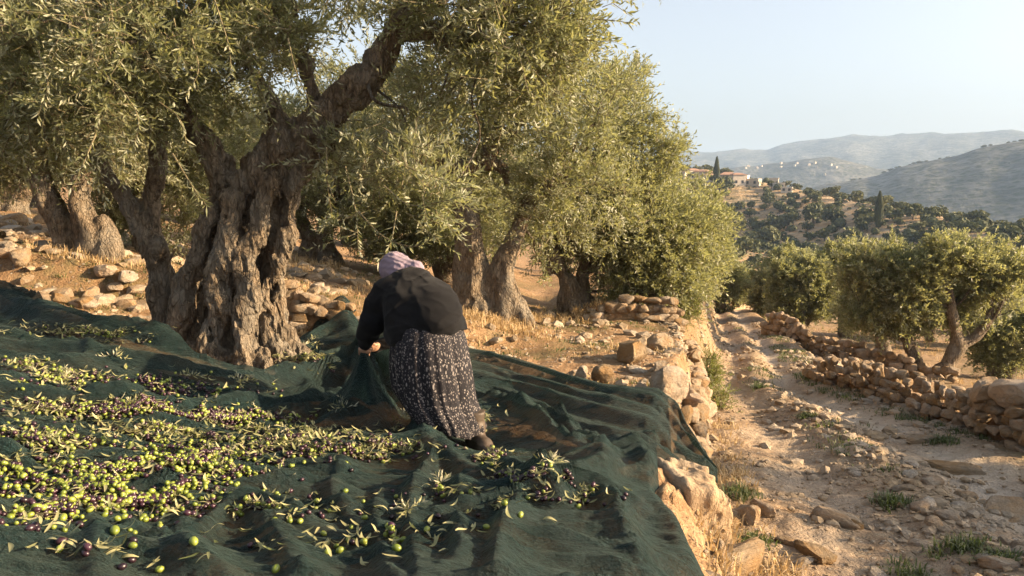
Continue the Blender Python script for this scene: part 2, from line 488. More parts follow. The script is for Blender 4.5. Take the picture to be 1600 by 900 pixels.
# ------------------------------------------------------------------ the ground: one sheet, its faces shared out to ground, track, hills
def ground_mats():
    def base(name, hill):
        m, nt = new_mat(name); b = NB(nt)
        co = b.n('ShaderNodeNewGeometry').outputs['Position']
        return m, nt, b, co
    # near ground and track share one recipe
    m, nt, b, co = base('dry_earth', False)
    tr = b.n('ShaderNodeAttribute', attribute_name='track').outputs['Fac']
    ru = b.n('ShaderNodeAttribute', attribute_name='rut').outputs['Fac']
    gr = b.n('ShaderNodeAttribute', attribute_name='green').outputs['Fac']
    n1 = b.noise(co, .9, 5, .6); n2 = b.noise(co, 7, 5, .7); n3 = b.noise(co, 40, 3, .7)
    earth = b.ramp(n2, [(.28, (.17, .105, .055)), (.5, (.31, .195, .105)), (.72, (.44, .31, .18))])
    pale = b.ramp(n2, [(.28, (.19, .135, .085)), (.5, (.345, .26, .175)), (.75, (.50, .40, .285))])
    col = b.mix(tr, earth, pale)
    col = b.mix(b.math('MULTIPLY', ru, .95), col, b.ramp(n3, [(.3, (.44, .37, .285)), (.7, (.62, .54, .44))]))
    v = b.n('ShaderNodeTexVoronoi', {'Vector': co, 'Scale': 16.0})
    peb = b.math('MULTIPLY', b.ramp(v.outputs['Distance'], [(.22, (1, 1, 1)), (.34, (0, 0, 0))]), b.ramp(b.noise(co, 1.7, 3), [(.42, (0, 0, 0)), (.6, (.8, .8, .8))]))
    col = b.mix(peb, col, b.mix(v.outputs['Color'], (.40, .33, .25), (.58, .51, .42)))
    col = b.mix(b.math('MULTIPLY', gr, b.ramp(n2, [(.4, (0, 0, 0)), (.6, (.8, .8, .8))])), col, (.075, .085, .03))
    col = b.mix(b.ramp(n1, [(.35, (0, 0, 0)), (.65, (.45, .45, .45))]), col, b.mix(.5, col, (.2, .12, .06)))
    h = b.math('ADD', n2, b.math('MULTIPLY', peb, .5))
    nb = b.bump(h, 1.0, .08); nb = b.bump(n3, .9, .025, nb)
    b.out(b.n('ShaderNodeBsdfPrincipled', {'Base Color': col, 'Roughness': .95, 'Specular IOR Level': .15, 'Normal': nb}).outputs[0])
    near = m
    # hillside with terraces
    m, nt, b, co = base('terraced_earth', True)
    n1 = b.noise(co, .035, 4, .6); n2 = b.noise(co, .22, 5, .7); n3 = b.noise(co, 1.1, 3, .7)
    col = b.ramp(n2, [(.3, (.19, .13, .07)), (.48, (.34, .235, .13)), (.68, (.48, .36, .23))])
    sep = b.n('ShaderNodeSeparateXYZ', {0: co}).outputs[2]
    zz = b.math('FRACT', b.math('ADD', b.math('MULTIPLY', sep, .55), b.math('MULTIPLY', n1, 3.2)))
    ln = b.ramp(zz, [(0, (.8, .8, .8)), (.12, (.8, .8, .8)), (.2, (0, 0, 0)), (.9, (0, 0, 0)), (1, (.8, .8, .8))])
    col = b.mix(b.math('MULTIPLY', ln, b.ramp(n3, [(.4, (.2, .2, .2)), (.6, (1, 1, 1))])), col, (.36, .32, .26))
    col = b.mix(b.ramp(b.math('ADD', b.math('MULTIPLY', n3, .5), b.math('MULTIPLY', n1, .5)), [(.5, (0, 0, 0)), (.60, (.8, .8, .8))]), col, (.10, .105, .05))
    b.out(b.n('ShaderNodeBsdfPrincipled', {'Base Color': col, 'Roughness': .95, 'Specular IOR Level': .1, 'Normal': b.bump(n2, .8, 2.0)}).outputs[0])
    hill = m
    m, nt, b, co = base('far_scrub', True)
    n1 = b.noise(co, .004, 5, .6); n2 = b.noise(co, .03, 5, .7)
    v = b.n('ShaderNodeTexVoronoi', {'Vector': co, 'Scale': .085})
    sep = b.n('ShaderNodeSeparateXYZ', {0: co}).outputs[2]
    ter = b.math('FRACT', b.math('ADD', b.math('MULTIPLY', sep, .09), b.math('MULTIPLY', n1, 6)))
    col = b.ramp(b.math('ADD', b.math('MULTIPLY', n2, .6), b.math('MULTIPLY', n1, .4)), [(.38, (.045, .052, .04)), (.5, (.095, .098, .085)), (.62, (.18, .175, .155))])
    col = b.mix(b.ramp(v.outputs['Distance'], [(.25, (.9, .9, .9)), (.5, (0, 0, 0))]), col, (.045, .055, .028))
    col = b.mix(b.math('MULTIPLY', b.ramp(ter, [(.0, (.6, .6, .6)), (.2, (0, 0, 0))]), n2), col, (.26, .235, .19))
    b.out(b.n('ShaderNodeBsdfPrincipled', {'Base Color': col, 'Roughness': 1, 'Specular IOR Level': .05, 'Normal': b.bump(n2, .6, 12.0)}).outputs[0])
    return near, hill, m

M_EARTH, M_HILL, M_FAR = ground_mats()

def build_ground():
    a = np.concatenate([np.arange(-42, 42, .22), np.arange(42, 318, 3.0)])
    th = np.radians(a); na = len(th)
    r = np.concatenate([np.geomspace(.5, 140, 330), np.geomspace(140, 5600, 250)[1:]])
    R, T = np.meshgrid(r, th, indexing='ij')
    X = R*np.sin(T); Y = R*np.cos(T)
    Z = height(X.ravel(), Y.ravel()).reshape(X.shape)
    V = np.stack([X, Y, Z], -1).reshape(-1, 3)
    V = np.vstack([V, [[0, 0, H(0, 0)]]])
    nr = len(r)
    i = np.arange(nr-1)[:, None]*na; j = np.arange(na)[None, :]; k = (j+1) % na
    Q = np.stack([i+j, i+na+j, i+na+k, i+k], -1).reshape(-1, 4)
    c0 = len(V)-1
    jj = np.arange(na); Tr = np.stack([np.full(na, c0), jj, (jj+1) % na], 1)
    x, y = V[:, 0], V[:, 1]
    w = (x-edge_x(y)-.45)/np.maximum(right_x(y)-edge_x(y)-.55, .1)
    nz = fbm2(x*1.5, y*1.5, 3, 61)
    inside = sstep(-.06, .06, w+.04*nz)*sstep(1.1, .95, w+.04*nz)
    track = inside*(.75+.25*nz) + .35*sstep(.0, .3, x-edge_x(y))*(1-inside)
    rut = inside*(np.exp(-((w-.28)/.13)**2)*.55+np.exp(-((w-.76)/.13)**2))*np.clip(.75+.6*nz, 0, 1)
    green = np.clip(fbm2(x*.8+7, y*.8, 3, 71)*1.6, 0, 1)*(1-inside*.7) + .5*inside*np.exp(-((w-.52)/.1)**2)*np.clip(nz*2, 0, 1)
    green = green*.8
    cen = V[Q].mean(1); cr = np.hypot(cen[:, 0], cen[:, 1])
    cw = (cen[:, 0]-edge_x(cen[:, 1])-.45)/np.maximum(right_x(cen[:, 1])-edge_x(cen[:, 1])-.55, .1)
    cth = np.arctan2(cen[:, 0], cen[:, 1])
    reg = np.zeros(len(Q), int)
    reg[(cw > 0) & (cw < 1.05) & (cr < 85) & (cen[:, 1] > -8)] = 1
    reg[cr >= 115] = 2
    dip1 = interp(cth, RID_D)*1.25
    reg[cr >= np.maximum(560, dip1)] = 3
    reg[cr >= 1850] = 4
    reg[cr >= 2900] = 5
    names = ['ground', 'dirt_track', 'hillside', 'valley_hill', 'village_hill', 'far_ridge']
    mats = [M_EARTH, M_EARTH, M_HILL, M_FAR, M_FAR, M_FAR]
    for q in range(6):
        Qs = Q[reg == q]; fs = [Qs]
        if q == 0: fs.append(Tr)
        used = np.unique(np.concatenate([f.ravel() for f in fs]))
        mp = np.full(len(V), -1); mp[used] = np.arange(len(used))
        me = mesh_np(names[q], V[used], [mp[f] for f in fs], True, [mats[q]], attrs={'track': track[used], 'rut': rut[used], 'green': green[used]} if q < 2 else None)
        tag(link(names[q], me), kind='structure')
build_ground()

# ------------------------------------------------------------------ rocks
def rock_mesh(name, seed, sub=2, flat=.8, blocky=5, mat=None):
    import bmesh
    rng = np.random.RandomState(seed)
    bm = bmesh.new(); bmesh.ops.create_icosphere(bm, subdivisions=sub, radius=1)
    V = np.array([v.co[:] for v in bm.verts]); T = np.array([[v.index for v in f.verts] for f in bm.faces]); bm.free()
    for _ in range(blocky):
        n = unit(rng.normal(size=3)*np.array([1, 1, .9])); dd = rng.uniform(.5, .82)
        ov = np.maximum(V@n-dd, 0); V = V-ov[:, None]*n*.98
    n = .10*fbm3(V[:, 0]*1.4+seed, V[:, 1]*1.4, V[:, 2]*1.4, 3, seed)
    if sub > 2: n = n+.035*fbm3(V[:, 0]*6+seed, V[:, 1]*6, V[:, 2]*6, 2, seed+5)
    V = np.sign(V)*np.abs(V)**.8
    V = V*(1+n)[:, None]*np.array([1, rng.uniform(.75, .95), flat])
    ext = np.abs(V).max(0); V = V/ext.max()
    me = mesh_np(name, V, [T], True, [mat or M_ROCK]); me.set_sharp_from_angle(angle=math.radians(24 if sub < 4 else 16)); return me
ROCKS = [rock_mesh('stone', 100+i, 2, (.55, .7, .85, .65)[i % 4], 6+i % 3) for i in range(8)]
ROCKS_HI = [rock_mesh('boulder', 200+i, 4, (.7, .85, .6, .9)[i % 4], 8) for i in range(6)]
ROCKS_PALE = [rock_mesh('stone', 300+i, 2, (.4, .5, .6)[i % 3], 5, M_ROCK_PALE) for i in range(5)]
BLOCKS = [rock_mesh('stone', 400+i, 3, .85, 12) for i in range(6)]

def place_rock(name, meshes, rng, loc, size, parent=None, sink=.25, squash=(1, 1, 1), rz=None):
    me = meshes[rng.randint(len(meshes))]
    s = size
    o = link(name, me, parent, (loc[0], loc[1], loc[2]+s*squash[2]*.6*(1-2*sink)),
             (rng.uniform(-.25, .25), rng.uniform(-.25, .25), rng.uniform(0, 6.28) if rz is None else rz+rng.uniform(-.3, .3)), (s*squash[0], s*squash[1], s*squash[2]))
    return o

def stone_wall(label, P, hts, ss, courses, seed, depth=.3, gap=.95, group='dry stone walls', face=None):
    """stones laid course on course along polyline P; each stone a part"""
    rng = np.random.RandomState(seed)
    P = np.asarray(P, float)
    root = empty('dry_stone_wall', (P[0][0], P[0][1], H(P[0][0], P[0][1])))
    tag(root, label, 'stone wall', group)
    base = Vector(root.location)
    L = np.concatenate([[0], np.cumsum(np.linalg.norm(np.diff(P, axis=0), axis=1))])
    # rubble and earth packed behind the faces
    m = MB(); K = 24; ring = []
    for i in range(K):
        u = i/(K-1); s = u*L[-1]; x = np.interp(s, L, P[:, 0]); y = np.interp(s, L, P[:, 1])
        k = min(np.searchsorted(L, s, 'right')-1, len(P)-2); ang = math.atan2(P[k+1][1]-P[k][1], P[k+1][0]-P[k][0]); nx, ny = -math.sin(ang), math.cos(ang)
        hm = float(np.interp(u, np.linspace(0, 1, len(hts)), hts))*.86; z = H(x, y) if face is None else face(x, y)
        for (o_, h2) in ((-1, -.15), (-.75, .55), (-.45, .95), (.45, .95), (.75, .55), (1, -.15)):
            jx = rng.uniform(-.04, .04)
            m.V.append(np.array([[x+nx*o_*depth*.22+jx-base.x, y+ny*o_*depth*.22-base.y, z-.08+hm*.8*h2*rng.uniform(.88, 1.05)-base.z]])); m.n += 1
    q = [(i*6+j, i*6+j+1, i*6+j+7, i*6+j+6) for i in range(K-1) for j in range(5)]
    m.Q.append(np.array(q)); link('rubble_fill', m.mesh('rubble_fill', [M_EARTH], False), root)
    n = 0
    for c in range(courses):
        s = rng.uniform(0, ss)
        while s < L[-1] and n < 298:
            u = s/L[-1]
            hmax = np.interp(u, np.linspace(0, 1, len(hts)), hts)
            w = ss*rng.uniform(.65, 1.35)
            if c*ss*.72 < hmax - ss*.3 or c == 0:
                x = np.interp(s+w/2, L, P[:, 0]); y = np.interp(s+w/2, L, P[:, 1])
                i = min(np.searchsorted(L, s, 'right')-1, len(P)-2)
                ang = math.atan2(P[i+1][1]-P[i][1], P[i+1][0]-P[i][0])
                nx, ny = -math.sin(ang), math.cos(ang)
                off = (1 if rng.rand() < .5 else -1)*rng.uniform(.30, .50)*depth*(1-.12*c) if (c+1)*ss*.72 < hmax-ss*.3 else rng.uniform(-.4, .4)*depth
                z = H(x, y) if face is None else face(x, y)
                hh = ss*rng.uniform(.7, 1.0)
                o = link('stone', (BLOCKS if rng.rand() < .75 else ROCKS)[rng.randint(6)], root,
                         (x+nx*off-base.x, y+ny*off-base.y, z-base.z+ss*.72*c+hh*.42),
                         (rng.uniform(-.12, .12), rng.uniform(-.12, .12), ang+rng.uniform(-.35, .35)+(math.pi if rng.rand() < .5 else 0)),
                         (w*.60, w*.5*rng.uniform(.8, 1.2), hh*.60))
                n += 1
            s += w*gap*(.62 if (c+1)*ss*.72 < hmax-ss*.3 else .85)
    return root

WL1 = [(7.55, 23.6), (8.2, 21.6), (8.9, 20.0), (9.7, 18.6), (10.1, 17.9)]
stone_wall('long low dry stone wall on the right of the track, running back below the olive trees', WL1, [.65, .7, .66, .5, .25], .24, 5, 1, .2)
WL2 = [(5.40, 13.2), (5.44, 12.0), (5.52, 10.9), (5.56, 9.8), (5.6, 8.8), (5.6, 7.8)]
stone_wall('tumbled dry stone wall nearest on the right of the track, ending in big boulders', WL2, [.4, .5, .5, .5, .56, .6], .165, 6, 2, .5, .8)
WL1b = [(6.0, 14.6), (5.6, 13.9), (5.3, 13.2)]
stone_wall('short broken run of wall stones between the two walls right of the track', WL1b, [.18, .25, .3], .22, 2, 12, .6, 1.1)
e_ = lambda y: float(edge_x(np.array([y]))[0])
stone_wall('rough retaining wall along the terrace edge left of the track', [(e_(y)+.17, y) for y in np.arange(5.7, 13.2, .4)], [.5, .55, .6, .7, .75], .22, 5, 3, .24, .8, face=lambda x, y: H(x+.28, y)-.04)
stone_wall('rough stones holding the terrace edge under the near net, at the bottom of the view', [(e_(y)+.14, y) for y in np.arange(2.2, 4.5, .3)], [.3, .3, .35], .13, 3, 13, .3, .8, face=lambda x, y: H(x+.22, y))
stone_wall('low shaded wall of flat stones crossing the terrace under the olive trees', [(1.25, 13.05), (1.7, 13.0), (2.2, 12.95), (2.75, 12.9)], [.28, .36, .4, .42], .2, 4, 4, .12)
wl = [(x, WALLY-.22+.12*x+.3-.25*float(noise2(np.array([x*.6]), np.array([1.1]), 3)[0])) for x in np.arange(-3.6, -1.0, .25)]
stone_wall('sunlit low stone wall between the big olive trunk and the bent woman', wl, [.45, .5, .55, .5, .42, .35, .3],   .17, 5, 5, .16, .8, face=lambda x, y: float(near_h(np.array([x]), np.array([y-.25]))[0]))

RG = np.random.RandomState(77)
def boulder(px, py, s, label, squash=(1, 1, 1), hi=True, sink=.22, group=None, idx=None, cat='boulder', name='boulder', rz=None):
    p = g1(px, py)
    ms = ROCKS_HI if hi else ROCKS
    if idx is not None: ms = [ms[idx % len(ms)]]
    o = place_rock(name, ms, RG, p, s, None, sink, squash, rz)
    return tag(o, label, cat, group)
# the squared block that holds the corner of the terrace under the net
def corner_block():
    f = Field((-.5, -.5, -.1), (.5, .5, 1.05), .022)
    X, Y, Z = f.grid()
    qx, qy, qz = np.abs(X)-.27+.06*Z+0*f.d, np.abs(Y)-.30+0*f.d, np.abs(Z-.39)-.36+.05*X+0*f.d
    f.d = (np.sqrt(np.maximum(qx, 0)**2+np.maximum(qy, 0)**2+np.maximum(qz, 0)**2)+np.minimum(np.maximum(np.maximum(qx, qy), qz), 0)-.04).astype(np.float32)
    f.cap((.28, -.3, .8), (.28, .3, .62), .07, .1, .03, sub=True); f.cap((-.25, -.34, .25), (.1, -.36, .45), .06, .05, .03, sub=True)
    f.add_noise(lambda x, y, z: .035*fbm3(x*5, y*5, z*5, 4, 3)+.022*np.abs(fbm3(x*13, y*13, z*13, 3, 9)), .2)
    V, Q = f.mesh()
    o = link('boulder', mesh_np('corner_block', V, [Q], True, [M_ROCK]), None, (1.08, 4.80, -.76), (.03, .04, .25), (.62, .85, .98))
    tag(o, 'big squared limestone block at the terrace corner, half under the green net', 'boulder')
corner_block()
for a in [(985, 562, .26, 'rounded pale boulder lying on bare earth behind the net, left of the terrace edge', (1.1, .8, .85)),
          (1040, 615, .24, 'angular grey boulder wedged on the terrace edge just above the net', (.9, .9, 1.0)),
          (1068, 618, .20, 'upright ochre boulder standing on the terrace edge beside the green bush', (.8, .8, 1.25)),
          (1030, 585, .18, 'long low boulder on the terrace edge behind the angular grey one', (1.3, .7, .8)),
          (1035, 545, .2, 'ochre boulder at the terrace edge below the shaded cross wall', (1.1, .8, .9)),
          (945, 597, .14, 'small pointed rock on the orange earth right above the net', (1, .8, 1.1)),
          (908, 590, .12, 'smallest pointed rock on the orange earth above the net', (1, .8, .9)),
          (1545, 668, .27, 'big lower boulder with cracked face at the near end of the right wall', (1.15, .8, .85)),
          (1500, 668, .15, 'small boulder at the foot of the right wall end, left of the cracked one', (1.1, .8, .9)),
          (1595, 680, .22, 'boulder at the right frame edge under the wall end', (1, .9, .9))]:
    boulder(*a[:4], squash=a[4])
for (x, y, z, s, lab) in [(5.5, 9.0, .42, .25, 'large rounded boulder on top of the right wall end'), (5.62, 8.55, .46, .30, 'largest pale boulder topping the right wall at the frame edge')]:
    o = place_rock('boulder', ROCKS_HI, RG, (x, y, track_z(y)+z), s, None, .2, (1.1, .9, .9)); tag(o, lab, 'boulder')
for a in [(1280, 868, .19, 'smooth flat oval stone lying alone at the foot of the track', (1.3, .8, .5), 2),
          (1300, 815, .17, 'double humped pale stone in the shaded track', (1.3, .7, .6), 1),
          (1330, 822, .09, 'small stone leaning on the double humped stone in the track', (1, .8, .8), 3),
          (1165, 815, .14, 'upright grey stone on the bank right of the corner block', (.9, .7, 1.1), 0),
          (1140, 822, .15, 'slanted slab stone on the bank beside the upright grey stone', (1.4, .6, .5), 4),
          (1190, 800, .12, 'tapered stone on the bank behind the upright grey stone', (1.2, .6, .7), 5),
          (1230, 850, .08, 'small pale stone on the bank above the flat oval stone', (1.2, .8, .6), 1),
          (1555, 885, .13, 'rough grey stone by the grass tufts at the bottom right corner', (1.2, .9, .6), 3),
          (1560, 800, .22, 'wide flat bedrock slab showing in the right wheel rut', (1.6, 1, .3), 2),
          (1145, 880, .2, 'long ochre rock in the bank below the corner block', (1.5, .6, .6), 0),
          (1440, 690, .16, 'long flat stone lying before the right wall', (1.5, .7, .5), 5),
          (1490, 735, .2, 'broad flat stone at the right verge of the track', (1.5, .9, .4), 4)]:
    boulder(*a[:4], squash=a[4], idx=a[5], cat='stone', name='loose_stone', sink=.3)
for i, (px, py, s) in enumerate([(60, 475, .16), (95, 470, .13), (130, 478, .15), (165, 474, .13), (195, 480, .12), (228, 482, .16), (30, 405, .18), (8, 400, .15), (165, 425, .14), (215, 455, .12), (20, 350, .25), (75, 350, .22), (45, 440, .1), (180, 452, .13), (455, 370, .3), (460, 395, .22)]):
    boulder(px, py, s, ('pale weathered stone in the row edging the left net, %s' % ('leftmost', 'second from left', 'third from left', 'fourth from left', 'next to last', 'nearest the trunk')[i] if i < 6 else 'pale weathered stone on the bank, %s' % ('half way up at far left', 'cut by the left frame edge', 'below the split flared trunk', 'between the split trunk and side stem', 'highest at far left', 'high beside the split trunk', 'lowest on the bare earth', 'right under the roots of the split trunk')[i-6]) if i < 14 else ('tall ochre rock beside the small twin trunked olive' if i == 14 else 'low rock under the tall ochre rock by the twin trunked olive'),
            (1.1, .9, .8), i % 2 == 0, .3, 'stones on the left bank' if i < 14 else None, cat='stone', name='loose_stone')

# loose stones over track, verges and terrace
def scatter_stones():
    rng = np.random.RandomState(5)
    N = 38000
    y = np.exp(rng.uniform(np.log(2.9), np.log(30), N)); w = rng.uniform(-.35, 1.25, N)
    x = edge_x(y)+.35+w*(right_x(y)-edge_x(y)-.35)
    dens = .18+.55*np.exp(-((w-.5)/.1)**2)+.9*sstep(.86, 1.0, w)+.8*sstep(.1, -.05, w)*sstep(-.35, -.1, w)
    dens *= np.clip(.6+1.1*fbm2(x*1.1, y*1.1, 3, 91), .1, 1.6)
    keep = rng.rand(N) < dens
    x, y = x[keep], y[keep]
    size = np.clip(.011*np.exp(rng.exponential(.55, len(x))), .009, .085)
    # terrace earth
    n2 = 900
    yy = rng.uniform(6.5, 14, n2); xx = edge_x(yy)-rng.uniform(0, 4.2, n2)
    k = (xx > -.3) | (rng.rand(n2) < .4)
    x = np.concatenate([x, xx[k]]); y = np.concatenate([y, yy[k]]); size = np.concatenate([size, np.clip(.015*np.exp(rng.exponential(.6, k.sum())), .012, .12)])
    n3 = 1300
    yy = rng.uniform(7.5, 15, n3); xx = rng.uniform(-9, -2.4, n3)
    x = np.concatenate([x, xx]); y = np.concatenate([y, yy]); size = np.concatenate([size, np.clip(.02*np.exp(rng.exponential(.7, n3)), .015, .14)])
    z = height(x, y)
    onnet = (x < edge_x(y)+.12) & (y < 6.6)
    x, y, z, size = x[~onnet], y[~onnet], z[~onnet], size[~onnet]
    px = size/y
    order = np.argsort(-px)
    for i in order[:290]:
        o = place_rock('loose_stone', ROCKS_PALE if rng.rand() < .6 else ROCKS, rng, (x[i], y[i], z[i]), size[i], None, .3, (1.15, .9, .75))
        on = x[i] > edge_x(y[i])+.3
        qx, qy = [float(v[0]) for v in project([x[i], y[i], z[i]])]
        wq = (x[i]-edge_x(y[i])-.45)/(right_x(y[i])-edge_x(y[i])-.55)
        if on:
            lab = ('small stone on the %s of the track' % ('shaded foot' if y[i] < 6.3 else 'sunlit middle stretch' if y[i] < 9.5 else 'upper stretch'))+(', against its right verge' if wq > .85 else ', on the bank under the terrace' if wq < .08 else ', between the wheel ruts' if .42 < wq < .66 else ', in a wheel rut')
        else:
            lab = 'small pale stone on the %s' % ('bare orange earth right of the woman' if x[i] > -.4 else 'earth behind the woman, before the low wall' if x[i] > -2.6 else 'stubbly bank left of the great trunk' if y[i] < 10.5 else 'upper bank under the background olive trees')
        tag(o, lab, 'stone', lab.replace('stone', 'stones', 1))
    rest = order[290:]
    import bmesh
    bm = bmesh.new(); bmesh.ops.create_icosphere(bm, subdivisions=1, radius=1)
    v0 = np.array([v.co[:] for v in bm.verts]); t0 = np.array([[v.index for v in f.verts] for f in bm.faces]); bm.free()
    m = len(rest)
    j = 1+.28*rng.normal(size=(m, len(v0), 1))*.7
    V = v0[None]*j*np.array([1.1, .9, .6])
    a = rng.uniform(0, 6.28, m); c, s_ = np.cos(a)[:, None], np.sin(a)[:, None]
    V = np.stack([V[..., 0]*c-V[..., 1]*s_, V[..., 0]*s_+V[..., 1]*c, V[..., 2]], -1)*size[rest][:, None, None]
    V += np.stack([x[rest], y[rest], z[rest]+size[rest]*.15], 1)[:, None]
    T = (t0[None]+np.arange(m)[:, None, None]*len(v0)).reshape(-1, 3)
    tag(link('gravel', mesh_np('gravel', V.reshape(-1, 3), [T], False, [M_ROCK_PALE])), 'small stones and gravel strewn over track and earth', 'gravel', kind='stuff')
scatter_stones()

# ------------------------------------------------------------------ blades of grass and straw
def blades(P, hgt, n_per, spread, seed, lean=.5, wid=.006, seg=2):
    """tufts of bent blades: P (n,3)"""
    rng = np.random.RandomState(seed)
    P = np.repeat(P, n_per, 0); Hh = np.repeat(np.broadcast_to(hgt, (len(P)//n_per,)), n_per)*rng.uniform(.45, 1.15, len(P))
    n = len(P)
    off = rng.normal(size=(n, 2))*spread
    B = P.copy(); B[:, :2] += off
    d = unit(np.concatenate([off/max(spread, 1e-6)*.5+rng.normal(size=(n, 2))*.5, np.zeros((n, 1))], 1))
    ln = rng.uniform(.1, 1, n)[:, None]*lean*2
    side = np.stack([-d[:, 1], d[:, 0], np.zeros(n)], 1)*(wid*rng.uniform(.6, 1.4, n))[:, None]
    mid = B+np.array([0, 0, 1])*(Hh*.6)[:, None]+d*(Hh[:, None]*ln*.3)
    tip = B+np.array([0, 0, 1])*(Hh*np.clip(1-.45*ln[:, 0], .15, 1))[:, None]+d*(Hh[:, None]*ln*.85)
    V = np.stack([B-side, B+side, mid+side*.8, mid-side*.8, tip], 1).reshape(-1, 3)
    i = np.arange(n)[:, None]*5
    return V, i+np.array([[0, 1, 2, 3]]), i+np.array([[3, 2, 4]]), np.repeat(rng.rand(n), 5)

def grass_stuff(name, label, P, hgt, n_per, spread, seed, mat, **kw):
    P = np.asarray(P); 
    V, Q, T, t = blades(P, hgt, n_per, spread, seed, **kw)
    o = link(name, mesh_np(name, V, [Q, T], True, [mat], attrs={'tint': t}))
    return tag(o, label, name.replace('_', ' '), kind='stuff')

def lay_grass():
    rng = np.random.RandomState(9)
    # straw on the bank between terrace and track
    y = np.exp(rng.uniform(np.log(2.9), np.log(14), 1300)); x = edge_x(y)+rng.uniform(.12, .75, len(y))*np.clip(1.2-.03*y, .6, 1)
    k = rng.rand(len(y)) < np.clip(.55+.8*fbm2(x*1.5, y*1.5, 2, 33), 0, 1)
    x, y = x[k], y[k]
    P = np.stack([x, y, height(x, y)-.01], 1)
    # straw round the trunks and over the grove floor
    y2 = rng.uniform(7.3, 16, 5200); x2 = rng.uniform(-9, 2.6, len(y2))
    k = (x2 < edge_x(y2)) & (rng.rand(len(y2)) < np.clip(.25+1.0*fbm2(x2*.7, y2*.7, 3, 34), 0, .9)) & ~((x2 > -1.2) & (y2 < 7.6))
    x2, y2 = x2[k], y2[k]
    P2 = np.stack([x2, y2, height(x2, y2)-.01], 1)
    y3 = rng.uniform(12, 40, 2600); x3 = right_x(y3)+.6+rng.uniform(0, 12, len(y3))
    k = rng.rand(len(y3)) < np.clip(.4+fbm2(x3*.5, y3*.5, 2, 35), 0, 1)
    x3, y3 = x3[k], y3[k]; P3 = np.stack([x3, y3, height(x3, y3)-.01], 1)
    def near(pxs, n, sx, sy):
        out = []
        for (px, py) in pxs:
            c = g1(px, py); q = c[None]+np.stack([rng.normal(size=n)*sx, rng.normal(size=n)*sy, np.zeros(n)], 1)
            q[:, 2] = height(q[:, 0], q[:, 1])-.01; out.append(q)
        return np.concatenate(out)
    P4 = near([(740, 500), (800, 518), (895, 490), (130, 402), (480, 412), (500, 410), (765, 500), (700, 500), (840, 500)], 40, .35, .25)
    grass_stuff('dry_grass', 'bleached dry grass on the bank and around the olive trunks', np.concatenate([P, P2, P3[::2], P4]),
                np.concatenate([np.full(len(P), .11), np.full(len(P2), .10), np.full(len(P3[::2]), .22), np.full(len(P4), .17)])*rng.uniform(.6, 1.3, len(P)+len(P2)+len(P3[::2])+len(P4)), 11, .045, 1, M_STRAW, lean=.75, wid=.005)
    # low green growth in shade
    y = rng.uniform(7.4, 15, 2600); x = rng.uniform(-9, 2.2, len(y))
    k = (x < edge_x(y)-.2) & (rng.rand(len(y)) < np.clip(1.6*fbm2(x*.8+7, y*.8, 3, 71), 0, .9)) & ~((x > -1.2) & (y < 7.6))
    x, y = x[k], y[k]; Pa = np.stack([x, y, height(x, y)-.01], 1)
    Pb = near([(470, 552), (520, 565), (445, 548), (495, 555)], 60, .2, .08)
    yb = np.exp(rng.uniform(np.log(7), np.log(38), 900)); xb = edge_x(yb)+.45+(.52+.07*rng.normal(size=900))*(right_x(yb)-edge_x(yb)-.55)
    k = fbm2(xb*1.2, yb*1.2, 2, 36) > .35; Pc = np.stack([xb[k], yb[k], height(xb[k], yb[k])-.01], 1)
    yd = rng.uniform(8, 24, 900); xd = right_x(yd)-rng.uniform(-.25, .35, 900)
    k = fbm2(xd*1.2, yd*1.2, 2, 37) > .25; Pd = np.stack([xd[k], yd[k], height(xd[k], yd[k])-.01], 1)
    grass_stuff('green_grass', 'low green grass and weeds on the grove floor and along the track middle', np.concatenate([Pa, Pb, Pc, Pd]), np.concatenate([np.full(len(Pa), .06), np.full(len(Pb), .10), np.full(len(Pc), .07), np.full(len(Pd), .08)]), 9, .05, 2, M_GRASS, lean=.6, wid=.005)
    # single tufts
    for (px, py, r, h, lab) in [(1392, 790, .11, .13, 'dark green grass tuft alone in the middle of the shaded track'), (1500, 858, .12, .12, 'largest green tuft near the bottom right corner of the track'),
                                (1560, 872, .12, .09, 'low spreading weed right of the largest tuft'), (1150, 775, .15, .13, 'dark weeds on the bank just right of the net corner'),
                                (1175, 845, .1, .07, 'small green weed under the upright grey stone'), (1325, 705, .1, .10, 'green tuft in the sunlit band of the track'),
                                (1265, 650, .10, .08, 'low green patch in the track centre'), (1470, 690, .12, .10, 'green weeds at the foot of the right wall boulders'), (1420, 900, .1, .08, 'yellow green weed at the bottom edge of the track'),
                                (1190, 605, .1, .08, 'thin green weed far up the track centre')]:
        c = g1(px, py); n = 34
        q = np.stack([rng.normal(size=n)*r*.6, rng.normal(size=n)*r*.6, np.zeros(n)], 1)
        q[:, 2] = height(q[:, 0]+c[0], q[:, 1]+c[1])-c[2]-.01
        V, Q, T, t = blades(q, h, 7, .03, int(px), .7, .005)
        o = link('grass_tuft', mesh_np('grass_tuft', V, [Q, T], True, [M_GRASS], attrs={'tint': t}), None, tuple(c))
        tag(o, lab, 'grass tuft')
lay_grass()
